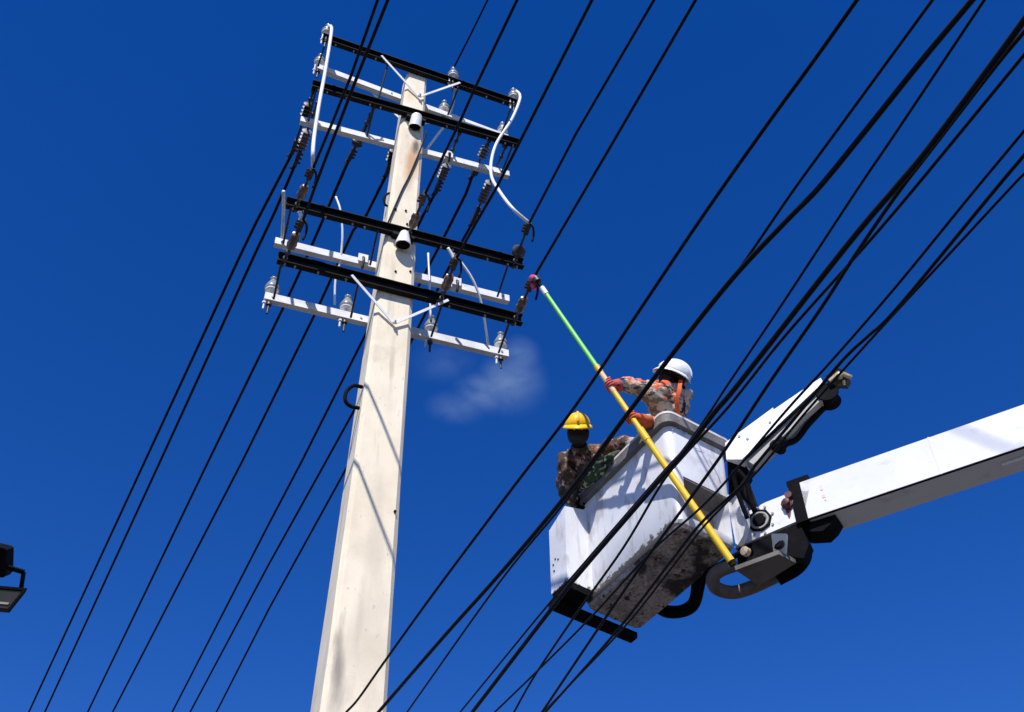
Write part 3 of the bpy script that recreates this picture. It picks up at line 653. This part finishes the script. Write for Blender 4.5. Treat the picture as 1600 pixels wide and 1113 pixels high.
# ---- jib with winch head
j0 = at(1159, 718, 8.55); j1 = at(1290, 594, 8.75); jd = (j1 - j0).normalized()
jn = Vector((-jd.y, jd.x, 0)).normalized(); ju = jd.cross(jn); ju = ju if ju.z > 0 else -ju
def jp(x, y, z): return L(j0 + jd * x + jn * y + ju * z)
def jv(x, y, z): return BI.to_3x3() @ (jd * x + jn * y + ju * z)
JL = (j1 - j0).length
def jface(px, py): return L(on_plane(px, py, j0, jn))
low = [(1133, 692), (1135, 718), (1159, 718), (1212, 668), (1208, 637)]
bm = NB(); prism(bm, [jface(*p) for p in low], jv(0, 1, 0), .17); bevel(bm, .01, 2)
jib = obj('jib_arm', bm, M_BOOMW, lift, autos=40)
bm = NB(); prism(bm, [jface(*p) for p in ((1205, 642), (1262, 603), (1282, 590), (1286, 597), (1211, 668.6))], jv(0, 1, 0), .16)
for v in bm.verts: v.co += jv(0, .006, 0)
bevel(bm, .008, 1); obj('jib_extension', bm, M_BOOMW, jib, autos=40)
bm = NB(); box(bm, jp(0, .0, 0), jv(1, 0, 0), jv(0, 1, 0), jv(0, 0, 1), .03, JL * .97, .03, .15, -.085, -.004); bevel(bm, .015, 2); obj('jib_cylinder', bm, M_GREYBOX, jib, autos=40)
bm = NB(); tube(bm, [jp(.05, .012, -.006), jp(JL * .97, .012, -.006)], .013, 8); tube(bm, [jp(.3, .17, -.07), jp(JL * .9, .17, -.07)], .02, 8)
tube(bm, smooth_path([jp(.34, .1, -.1), jp(.45, .14, -.12), jp(.6, .12, -.11), jp(.8, .13, -.09)], 5), .025, 8); obj('jib_hydraulic_line', bm, M_BLACK, jib, True)
bm = NB()
for q in ((.27, .05), (.33, .06), (.3, .12)): lathe(bm, jp(q[0], q[1], -.06), -jv(0, 0, 1), ((0, .04), (.05, .045), (.07, .03)), 10)
obj('jib_valve', bm, M_BLACK, jib, autos=40)
bm = NB(); lathe(bm, jp(JL * .92, .08, -.08), jv(0, 1, 0), ((-.07, .085), (-.06, .09), (-.03, .07), (.03, .07), (.06, .09), (.07, .085)), 18); obj('winch_sheave', bm, M_BLACK, jib, autos=40)
bm = NB(); P = [L(at(x, y, 8.72)) for x, y in ((1290, 588), (1306, 575), (1318, 578), (1327, 588), (1322, 597), (1310, 596), (1296, 604))]
prism(bm, P, jv(0, 1, 0), .09); bevel(bm, .01, 1); jh = obj('jib_head', bm, M_CLAMP, jib, autos=40)
bm = NB(); lathe(bm, L(at(1312, 588, 8.70)), -jv(0, 1, 0), ((-.02, .022), (.03, .022), (.035, .012)), 8); tube(bm, [L(at(1316, 584, 8.7)), L(at(1330, 590, 8.7))], .02, 8); tube(bm, [L(at(1296, 596, 8.7)), L(at(1312, 582, 8.7))], .017, 8)
tube(bm, [L(at(1318, 594, 8.7)), L(at(1319, 602, 8.7))], .013, 8); obj('head_pin', bm, M_BRASS, jh, autos=40)
bm = NB()
for (x, y) in ((1155, 682), (1203, 660), (1168, 686)): lathe(bm, jface(x, y), -jv(0, 1, 0), ((-.003, .011), (.006, .011)), 8)
obj('jib_bolts', bm, M_GREYBOX, jib)['kind'] = 'stuff'
# jib mount (dark post between jib foot and boom bracket)
bm = NB(); P = [L(at(x, y, 8.62)) for x, y in ((1136, 719), (1160, 719), (1170, 735), (1160, 752), (1152, 790), (1140, 790))]
prism(bm, P, jv(0, 1, 0), .14); bevel(bm, .012, 1); obj('jib_mount', bm, M_BLACK, lift, autos=40)
bm = NB(); P = [L(at(x, y, 8.60)) for x, y in ((1152, 760), (1170, 752), (1184, 790), (1168, 806))]
prism(bm, P, jv(0, 1, 0), .12); bevel(bm, .012, 1); obj('mount_bracket', bm, M_HOSE, lift, autos=40)

# ================================================================== HOT STICK
TIP = at(838, 437, 10.0); BOT = at(1146, 882, 7.8)
SD = (TIP - BOT).normalized()
def stick_pt(px):
    a, b = 0., 1.
    for _ in range(40):
        mth = (a + b) / 2
        if proj(BOT.lerp(TIP, mth)).x > px: a = mth
        else: b = mth
    return BOT.lerp(TIP, a)
st = thing('hot_stick', 'long yellow and green insulated stick held by the white helmeted worker', 'stick', BOT)
def sseg(name, x0, x1, r0, r1, M):
    bm = NB(); tube(bm, [stick_pt(x0) - BOT, stick_pt(x1) - BOT], [r0, r1], 14); return obj(name, bm, M, st, autos=40)
sseg('lower_pole', 1146, 1003, .0285, .027, M_YEL)
sseg('pole_joint', 1012, 1000, .031, .031, M_YEL)
sseg('middle_pole', 1004, 958, .023, .023, M_YEL)
sseg('butt_cap', 1149, 1143, .031, .030, M_BLACK)
sseg('grip_sleeve', 960, 938, .0245, .024, M_TAN)
sseg('joint_collar', 939, 932, .027, .027, M_YEL)
sseg('upper_pole', 933, 853, .021, .019, M_GREEN)
sseg('end_ferrule', 854, 847, .025, .025, M_PORCW)
sseg('head_shaft', 848, 838, .016, .016, M_BLACK)
h = stick_pt(839) - BOT
bm = NB(); x, y, d = basis(SD); hookp = [h, h + SD * .06 - x * .02, h + SD * .11 - x * .06, h + SD * .10 - x * .11, h + SD * .04 - x * .13]
tube(bm, smooth_path(hookp, 5), [.03] * 21, 10); hd = obj('clamp_head', bm, M_PINK, st, True)
bm = NB(); tube(bm, [h - SD * .02, h + SD * .03 + x * .0], .036, 10); obj('head_band', bm, M_POLY, st, autos=40)

# ================================================================== FLOODLIGHT at the left edge
FD = 8.0
fc = at(-14, 934, FD)
fl_t = thing('floodlight', 'black floodlight on a bracket cut by the left edge of the picture', 'floodlight', fc)
fx = (at(27, 915, FD) - at(-40, 909, FD)).normalized()
fy = (at(20, 957, FD) - at(43, 921, FD)); fy = (fy - FW * .10).normalized()
fz = fx.cross(fy).normalized()
if fz.dot(FW) < 0: fz = -fz
c0 = at(43, 920, FD) - fc; wl = .55; hl = .205
def fp(a, b, c): return c0 - fx * a + fy * b + fz * c
bm = NB(); hexa(bm, [fp(0, 0, 0), fp(0, hl, 0), fp(wl, hl, 0), fp(wl, 0, 0), fp(.03, .02, .07), fp(.03, hl - .02, .07), fp(wl - .03, hl - .02, .07), fp(wl - .03, .02, .07)]); bevel(bm, .006, 1)
obj('housing', bm, M_BLACK, fl_t, autos=40)
bm = NB(); box(bm, fp(0, 0, 0), -fx, fy, -fz, .02, wl - .02, .028, hl - .03, .002, .006); obj('glass', bm, M_GLASS, fl_t)
bm = NB(); box(bm, fp(0, 0, 0), -fx, fy, -fz, 0, wl, 0, .02, .001, .014); box(bm, fp(0, 0, 0), -fx, fy, -fz, 0, wl, hl - .022, hl, .001, .014)
box(bm, fp(0, 0, 0), -fx, fy, -fz, 0, .018, .0205, hl - .0225, .001, .014); obj('bezel', bm, M_BLACK, fl_t)
bm = NB(); box(bm, fp(0, 0, 0), -fx, fy, -fz, .04, wl - .04, hl * .62, hl * .70, .0065, .012); obj('reflector_strip', bm, M_GREYBOX, fl_t)
bm = NB(); q = [at(33, 920, FD + .03), at(37, 894, FD + .03), at(30, 892, FD + .03), at(10, 886, FD + .03), at(-12, 880, FD + .03)]
for a, b, w in ((q[0], q[1], .022), (q[1], q[3], .03), (q[3], q[4], .035)): flat(bm, a - fc, b - fc, w, .03, FW)
obj('bracket', bm, M_BLACK, fl_t)
bm = NB(); prism(bm, [at(x, y, FD + .02) - fc for x, y in ((-25, 850), (6, 857), (10, 860), (9, 897), (4, 903), (-25, 900))], FW, .12); bevel(bm, .01, 1); obj('mount_arm', bm, M_BLACK, fl_t, autos=40)
bm = NB(); tube(bm, [at(-45, 860, FD + .1) - fc, Vector((at(-45, 860, FD + .1).x, at(-45, 860, FD + .1).y, 0)) - fc], .05, 12); tube(bm, [at(-45, 870, FD + .1) - fc, at(0, 878, FD + .1) - fc], .04, 10); obj('mount_post', bm, M_BLACK, fl_t, autos=40)

# ================================================================== PEOPLE
def skin(name, joints, edges, root, M, parent, sub=2):
    names = list(joints); idx = {n_: i for i, n_ in enumerate(names)}
    o = parent.matrix_world.translation if parent else O0
    me = bpy.data.meshes.new(name); me.from_pydata([joints[n_][0] - o for n_ in names], [(idx[a], idx[b]) for a, b in edges], [])
    ob = bpy.data.objects.new(name, me); COL.objects.link(ob)
    md = ob.modifiers.new('s', 'SKIN'); md.use_smooth_shade = True
    for n_ in names:
        r = joints[n_][1]; sv = me.skin_vertices[0].data[idx[n_]]; sv.radius = r if isinstance(r, tuple) else (r, r); sv.use_root = (n_ == root)
    s2 = ob.modifiers.new('u', 'SUBSURF'); s2.levels = sub; s2.render_levels = sub
    bpy.context.view_layer.update()
    m2 = bpy.data.meshes.new_from_object(ob.evaluated_get(bpy.context.evaluated_depsgraph_get())); m2.name = name
    bpy.data.objects.remove(ob)
    m2.materials.clear(); ob = link(name, m2, M, parent, True)
    return ob
def helmet(parent, c, up, fwd, M, r=.125):
    o = parent.matrix_world.translation; up = up.normalized(); fwd = (fwd - up * fwd.dot(up)).normalized(); sd = up.cross(fwd)
    bm = NB(); rings = []; N = 28
    for j in range(11):
        t = R(90 * j / 10); ring = []
        for k in range(N):
            a = 2 * math.pi * k / N; ca, sa = math.cos(a), math.sin(a)
            ridge = 1 + .035 * max(0, math.cos(t)) * 0 + (.03 * math.sin(t) if abs(sa) < .3 else 0)
            ring.append(bm.verts.new(c - o + fwd * (ca * math.cos(t) * r * 1.12) + sd * (sa * math.cos(t) * r) + up * (math.sin(t) * r * 1.05 * ridge)))
        rings.append(ring)
    for a, b in zip(rings, rings[1:]):
        for k in range(N): bm.faces.new((a[k], a[(k + 1) % N], b[(k + 1) % N], b[k]))
    top = obj('helmet', bm, M, parent, True)
    md = top.modifiers.new('t', 'SOLIDIFY'); md.thickness = .006; md.offset = -1
    bm = NB(); lo = []; hi = []; lo2 = []; hi2 = []
    for k in range(N):
        a = 2 * math.pi * k / N; ca, sa = math.cos(a), math.sin(a)
        ex = .008 + .026 * max(0, ca) ** 3
        pi_ = fwd * (ca * r * 1.10) + sd * (sa * r * .98); po = fwd * (ca * (r * 1.12 + ex)) + sd * (sa * (r + .018))
        dr = up * (-.018 - .012 * max(0, ca))
        lo.append(bm.verts.new(c - o + pi_)); hi.append(bm.verts.new(c - o + po + dr))
        lo2.append(bm.verts.new(c - o + pi_ + up * .012)); hi2.append(bm.verts.new(c - o + po + dr + up * .008))
    for k in range(N):
        j = (k + 1) % N
        for f in ((lo[k], lo[j], hi[j], hi[k]), (lo2[k], hi2[k], hi2[j], lo2[j]), (hi[k], hi[j], hi2[j], hi2[k]), (lo[k], lo2[k], lo2[j], lo[j])): bm.faces.new(f)
    obj('brim', bm, M, top, True)
    bm = NB(); tube(bm, smooth_path([c - o + fwd * (math.cos(R(t)) * r * 1.13) + up * (math.sin(R(t)) * r * 1.04) for t in range(15, 166, 15)], 3), .012, 8); obj('ridge', bm, M, top, True)
    return top
def hand(parent, wrist, grip, axis, M, side):
    """glove: palm beside the stick, four fingers and a thumb curled round it"""
    ax = axis.normalized(); to = (grip - wrist); to = (to - ax * to.dot(ax)).normalized(); nrm = ax.cross(to) * side
    palm = grip - to * .03 - nrm * .045
    J = {'w': (wrist, .03), 'p': (palm - to * .02, (.042, .03))}; E = [('w', 'p')]
    for i, (off, ln, rr) in enumerate(((-.036, .95, .0125), (-.012, 1.05, .013), (.012, 1., .013), (.034, .82, .0115))):
        b = palm + ax * off; n0 = 'k%d' % i
        J[n0] = (b + to * .025, rr + .004); J[n0 + 'a'] = (b + to * .05 * ln + nrm * .03, rr); J[n0 + 'b'] = (b + to * .045 * ln + nrm * .07, rr); J[n0 + 'c'] = (b + to * .008 + nrm * .085, rr * .9)
        E += [('p', n0), (n0, n0 + 'a'), (n0 + 'a', n0 + 'b'), (n0 + 'b', n0 + 'c')]
    J['t'] = (palm + ax * .05 - to * .015, .016); J['ta'] = (palm + ax * .062 + nrm * .035 - to * .005, .014); J['tb'] = (palm + ax * .05 + nrm * .075 + to * .002, .012)
    E += [('p', 't'), ('t', 'ta'), ('ta', 'tb')]
    return skin('glove', J, E, 'w', M, parent, 1)
def lerp(a, b, t): return a.lerp(b, t)
def person(label, J, hat, face, skinM, shirtM, gloves, lean_up, hr=.125, ar=1.0):
    hips = J['hip']
    root = thing('person', label, 'person', J['foot'])
    bpy.context.view_layer.update()
    sdir = (J['shR'] - J['shL']).normalized()
    hup = lean_up.normalized(); hf = (face - hup * face.dot(hup)).normalized()
    hc = J['head']; hs = hup.cross(hf)
    body = {'hip': (hips, .12), 'waist': (J['waist'], .115), 'chest': (J['chest'], .13), 'nb': (J['nb'], .07), 'neck': (lerp(J['nb'], hc, .45), .066),
            'jaw': (hc - hup * .045 + hf * .012, .092), 'skull': (hc + hup * .03, .104), 'crown': (hc + hup * .085, .06),
            'chin': (hc - hup * .09 + hf * .07, .036), 'nose': (hc - hup * .02 + hf * .112, .017), 'brow': (hc + hup * .015 + hf * .08, .032),
            'earL': (hc - hup * .012 - hs * .092, .016), 'earR': (hc - hup * .012 + hs * .092, .016)}
    ed = [('hip', 'waist'), ('waist', 'chest'), ('chest', 'nb'), ('nb', 'neck'), ('neck', 'jaw'), ('jaw', 'skull'), ('skull', 'crown'), ('jaw', 'chin'), ('skull', 'brow'), ('brow', 'nose'), ('jaw', 'earL'), ('jaw', 'earR')]
    body['napeL'] = (lerp(J['nb'], hc, .3) - hs * .03, .05); body['napeR'] = (lerp(J['nb'], hc, .3) + hs * .03, .05); ed += [('neck', 'napeL'), ('neck', 'napeR')]
    for s in 'LR':
        body['sh' + s] = (J['sh' + s], .058); body['el' + s] = (J['el' + s], .042); body['wr' + s] = (J['wr' + s], .028)
        ed += [('chest', 'sh' + s), ('sh' + s, 'el' + s), ('el' + s, 'wr' + s)]
        body['th' + s] = (J['th' + s], .085); body['kn' + s] = (J['kn' + s], .055); body['an' + s] = (J['an' + s], .04); body['toe' + s] = (J['an' + s] + hf.cross(EZ).cross(EZ) * -.16 - EZ * .03, .035)
        ed += [('hip', 'th' + s), ('th' + s, 'kn' + s), ('kn' + s, 'an' + s), ('an' + s, 'toe' + s)]
    skin('body', body, ed, 'hip', skinM, root)
    sh = {'hip': (lerp(hips, J['waist'], .2), .155), 'waist': (J['waist'], .15), 'chest': (J['chest'], .168), 'nb': (lerp(J['chest'], J['nb'], .85), .085)}
    es = [('hip', 'waist'), ('waist', 'chest'), ('chest', 'nb')]
    for s in 'LR':
        sh['sh' + s] = (J['sh' + s], .088 * ar); sh['m' + s] = (lerp(J['sh' + s], J['el' + s], .5), .076 * ar); sh['el' + s] = (J['el' + s], .066 * ar); sh['f' + s] = (lerp(J['el' + s], J['wr' + s], .5), .056 * ar); sh['wr' + s] = (lerp(J['el' + s], J['wr' + s], .9), .044)
        es += [('chest', 'sh' + s), ('sh' + s, 'm' + s), ('m' + s, 'el' + s), ('el' + s, 'f' + s), ('f' + s, 'wr' + s)]
    so_ = skin('shirt', sh, es, 'hip', shirtM, root)
    # cloth wrinkles: real displacement of the sleeve and torso surface
    tex = bpy.data.textures.new('wrinkle', 'CLOUDS'); tex.noise_scale = .07; tex.noise_depth = 2
    md0 = so_.modifiers.new('s', 'SUBSURF'); md0.levels = md0.render_levels = 1
    md = so_.modifiers.new('d', 'DISPLACE'); md.texture = tex; md.strength = .075; md.mid_level = .5
    bm = NB(); o = root.matrix_world.translation
    nbp = lerp(J['chest'], J['nb'], .95) - o; cu = (J['head'] - J['nb']).normalized()
    lathe(bm, nbp, cu, ((-.03, .085), (.02, .075), (.045, .07), (.047, .06), (.0, .055)), 16); obj('collar', bm, shirtM, root, True)
    tr = {'hip': (hips, .15)}; et = []
    for s in 'LR':
        tr['th' + s] = (J['th' + s], .11); tr['kn' + s] = (J['kn' + s], .078); tr['an' + s] = (J['an' + s] + EZ * .03, .065)
        et += [('hip', 'th' + s), ('th' + s, 'kn' + s), ('kn' + s, 'an' + s)]
    skin('trousers', tr, et, 'hip', M_TROUS, root)
    for s in 'LR':
        bm = NB(); toe = hf.cross(EZ).cross(EZ) * -1; a = J['an' + s] - o
        tube(bm, [a + EZ * .06, a - EZ * .02, a - EZ * .045 + toe * .08, a - EZ * .05 + toe * .19], [.06, .062, .052, .035], 10); obj('boot', bm, M_BLACK, root, True)
    bm = NB(); bmesh.ops.create_icosphere(bm, subdivisions=3, radius=1)     # short beard hugging the jaw
    for v in bm.verts:
        p = v.co.copy(); w_ = 1 + .05 * math.sin(p.x * 23) * math.cos(p.z * 19)
        v.co = hc - o - hup * (.068) + hf * .022 + (hs * p.x * .088 + hf * p.y * .082 + hup * p.z * .058) * w_
    obj('beard', bm, M_HAIR, root, True)
    bm = NB(); rings = []                                   # short hair under the helmet
    N = 16
    for j in range(6):
        t = R(-12 + 100 * j / 5)
        rings.append([bm.verts.new(hc - o + hup * (.022 + math.sin(t) * .096) + hf * (math.cos(a) * math.cos(t) * .098 - .012) + hs * (math.sin(a) * math.cos(t) * .094)) for a in [2 * math.pi * k / N for k in range(N)]])
    for a, b in zip(rings, rings[1:]):
        for k in range(N): bm.faces.new((a[k], a[(k + 1) % N], b[(k + 1) % N], b[k]))
    obj('hair', bm, M_HAIR, root, True)
    for s in (-1, 1):
        bm = NB(); lathe(bm, hc - o + hf * .094 + hs * (.032 * s) + hup * .002, hf, ((-.008, .006), (.0, .006), (.002, .003)), 10); obj('eye', bm, M_PORCW, root, True)
    helmet(root, hc + hup * .035, hup, hf, hat, hr)
    for s, gm in zip('LR', gloves):
        q = lerp(J['el' + s], J['wr' + s], .62) - o; q2 = J['wr' + s] - o
        bm = NB(); tube(bm, [q, lerp(q, q2, .4), q2, q2 + (q2 - q) * .15], [.058, .055, .04, .036], 12); obj('glove_cuff', bm, gm, root, True)
    return root
def BL(x, y, z): return BM @ Vector((x, y, z))

# ---- white helmeted worker holding the stick
gL = stick_pt(951); gR = stick_pt(985)
J = dict(hip=at(1052, 700, 9.22), waist=at(1047, 665, 9.20), chest=at(1046, 634, 9.22), nb=at(1052, 607, 9.27), head=at(1050, 592, 9.28),
         shL=at(1022, 614, 9.12), elL=at(990, 604, 9.12), shR=at(1068, 622, 9.36), elR=at(1044, 672, 9.10),
         foot=BL(-.3, .28, .31), thL=BL(-.24, .2, .98), thR=BL(-.24, .36, .98), knL=BL(-.26, .2, .66), knR=BL(-.26, .38, .66), anL=BL(-.3, .2, .40), anR=BL(-.3, .38, .40))
J['wrL'] = lerp(J['elL'], gL, .80); J['wrR'] = lerp(J['elR'], gR, .84)
face = (at(990, 563, 9.42) - J['head']).normalized()
w2 = person('worker in a white helmet and pale patterned shirt reaching out with the stick', J, M_HATW, face, M_SKIN, M_SHIRTA, (M_GLOVER, M_GLOVEO), at(1066, 562, 9.36) - at(1050, 598, 9.3), .132, 1.18)
hand(w2, J['wrL'], gL, SD, M_GLOVER, 1); hand(w2, J['wrR'], gR, SD, M_GLOVEO, 1)
o = w2.location
bm = NB()
ud = (J['chest'] - J['waist']).normalized()
lathe(bm, lerp(J['waist'], J['chest'], .12) - o, ud, ((-.03, .168), (-.028, .175), (.028, .175), (.03, .168)), 28); obj('harness_belt', bm, M_ORANGE, w2, autos=40)
back = (CAM - J['chest']); back = (back - ud * back.dot(ud)).normalized(); sdx = ud.cross(back)
for s in (-1, 1):
    bm = NB()
    P = [J['waist'] + back * .15 + sdx * .09 * s, J['chest'] + back * .172 + sdx * .06 * s, J['chest'] + ud * .12 + back * .14 + sdx * .085 * s, J['chest'] + ud * .21 + back * .03 + sdx * .10 * s, J['chest'] + ud * .15 - back * .12 + sdx * .1 * s]
    P = smooth_path(P, 5)
    for p, q in zip(P, P[1:]): flat(bm, p - o, q - o + (q - p).normalized() * .004, .034, .008, back)
    obj('harness_strap', bm, M_ORANGE, w2)

# ---- yellow helmeted worker leaning on the left corner
J = dict(hip=at(934, 800, 9.72), waist=at(924, 772, 9.66), chest=at(912, 742, 9.60), nb=at(905, 700, 9.52), head=at(903, 672, 9.44),
         shL=at(885, 722, 9.50), elL=at(884, 772, 9.48), shR=at(935, 708, 9.62), elR=at(968, 697, 9.50),
         foot=BL(-1.0, .3, .31), thL=BL(-1.08, .2, .98), thR=BL(-.96, .33, .98), knL=BL(-1.08, .22, .66), knR=BL(-.96, .36, .66), anL=BL(-1.08, .22, .40), anR=BL(-.96, .36, .40))
J['wrL'] = at(905, 790, 9.52); J['wrR'] = at(996, 692, 9.26)
face = (at(908, 740, 8.6) - J['head']).normalized()
w1 = person('bearded looking worker in a yellow helmet leaning over the left corner of the bucket', J, M_HATY, face, M_SKIN, M_SHIRTB, (M_BLACK, M_GLOVEG), at(903, 640, 9.46) - at(904, 690, 9.44), .112, 1.22)
w1['label'] = 'worker in a yellow helmet and brown camouflage shirt leaning at the bucket corner'
hand(w1, J['wrR'], at(1003, 696, 9.1), (BL(-.2, 0, 1.1) - BL(-.6, 0, 1.1)), M_GLOVEG, -1)
hand(w1, J['wrL'], at(912, 795, 9.5), (BL(-.2, 0, 1.1) - BL(-.6, 0, 1.1)), M_BLACK, -1)
# leafy green cloth bundle between the worker and the rim
bm = NB(); bmesh.ops.create_icosphere(bm, subdivisions=4, radius=1)
C0 = at(938, 738, 9.40); xa = (BL(-.2, 0, 1) - BL(-.6, 0, 1)).normalized()
for v in bm.verts:
    p = v.co.copy(); w_ = 1 + .22 * math.sin(p.x * 7 + p.z * 5) * math.cos(p.y * 6)
    v.co = (xa * p.x * .24 + BV * p.y * .09 + EZ * p.z * .085) * w_
gb = obj('cloth_bundle', bm, M_GREENCLOTH, None, True); gb.location = C0
tag(gb, 'dark green leafy cloth bundle heaped on the bucket rim beside the yellow helmet', 'cloth')

# ================================================================== CLOUD
cc = at(752, 612, 260)
bm = NB(); bmesh.ops.create_icosphere(bm, subdivisions=3, radius=1)
cl = obj('cloud', bm, None, None, True); cl.location = cc
cl.matrix_world = Matrix.Translation(cc) @ Matrix((RT, UP, -FW)).transposed().to_4x4() @ Matrix.Diagonal((21, 16, 9, 1))
MC = bpy.data.materials.new('cloud_wisp'); MC.use_nodes = True; n = MC.node_tree; n.nodes.clear()
out = n.nodes.new('ShaderNodeOutputMaterial'); pv = n.nodes.new('ShaderNodeVolumePrincipled'); pv.inputs['Color'].default_value = (.66, .86, 1, 1); pv.inputs['Anisotropy'].default_value = 0
tc = n.nodes.new('ShaderNodeTexCoord'); nz = n.nodes.new('ShaderNodeTexNoise'); nz.inputs['Scale'].default_value = 2.1; nz.inputs['Detail'].default_value = 9; nz.inputs['Roughness'].default_value = .66; nz.inputs['Distortion'].default_value = .7
mp = n.nodes.new('ShaderNodeMapping'); mp.inputs['Location'].default_value = (1.3, .4, 2.1); mp.inputs['Rotation'].default_value = (0, 0, -.6); mp.inputs['Scale'].default_value = (1.3, 1.6, 1)
n.links.new(tc.outputs['Object'], mp.inputs[0]); n.links.new(mp.outputs[0], nz.inputs['Vector'])
prev = None
for (c_, r_, a_) in (((.34, .12, 0), (.50, .60, .8), 1.0), ((.44, .50, 0), (.30, .42, .6), .9), ((-.25, -.22, 0), (.46, .34, .7), .6), ((-.42, .42, 0), (.5, .4, .7), .22), ((.05, -.02, 0), (.5, .42, .8), .85)):
    mpb = n.nodes.new('ShaderNodeMapping'); mpb.inputs['Scale'].default_value = [1 / q for q in r_]; mpb.inputs['Location'].default_value = [-p / q for p, q in zip(c_, r_)]
    n.links.new(tc.outputs['Object'], mpb.inputs[0])
    ln = n.nodes.new('ShaderNodeVectorMath'); ln.operation = 'LENGTH'; n.links.new(mpb.outputs[0], ln.inputs[0])
    fo = n.nodes.new('ShaderNodeMapRange'); fo.interpolation_type = 'SMOOTHSTEP'; fo.inputs['From Min'].default_value = 1; fo.inputs['From Max'].default_value = 0; fo.inputs['To Max'].default_value = a_
    n.links.new(ln.outputs['Value'], fo.inputs[0])
    if prev is None: prev = fo.outputs[0]
    else:
        mxx = n.nodes.new('ShaderNodeMath'); mxx.operation = 'MAXIMUM'; n.links.new(prev, mxx.inputs[0]); n.links.new(fo.outputs[0], mxx.inputs[1]); prev = mxx.outputs[0]
th = n.nodes.new('ShaderNodeMapRange'); th.inputs['From Min'].default_value = .30; th.inputs['From Max'].default_value = .66; n.links.new(nz.outputs['Fac'], th.inputs[0])
mu = n.nodes.new('ShaderNodeMath'); mu.operation = 'MULTIPLY'; n.links.new(prev, mu.inputs[0]); n.links.new(th.outputs[0], mu.inputs[1])
m2 = n.nodes.new('ShaderNodeMath'); m2.operation = 'MULTIPLY'; m2.inputs[1].default_value = .08; n.links.new(mu.outputs[0], m2.inputs[0]); n.links.new(m2.outputs[0], pv.inputs['Density'])
n.links.new(pv.outputs[0], out.inputs['Volume']); cl.data.materials.append(MC)
tag(cl, 'faint wisp of white cloud in the blue sky right of the pole', 'cloud')
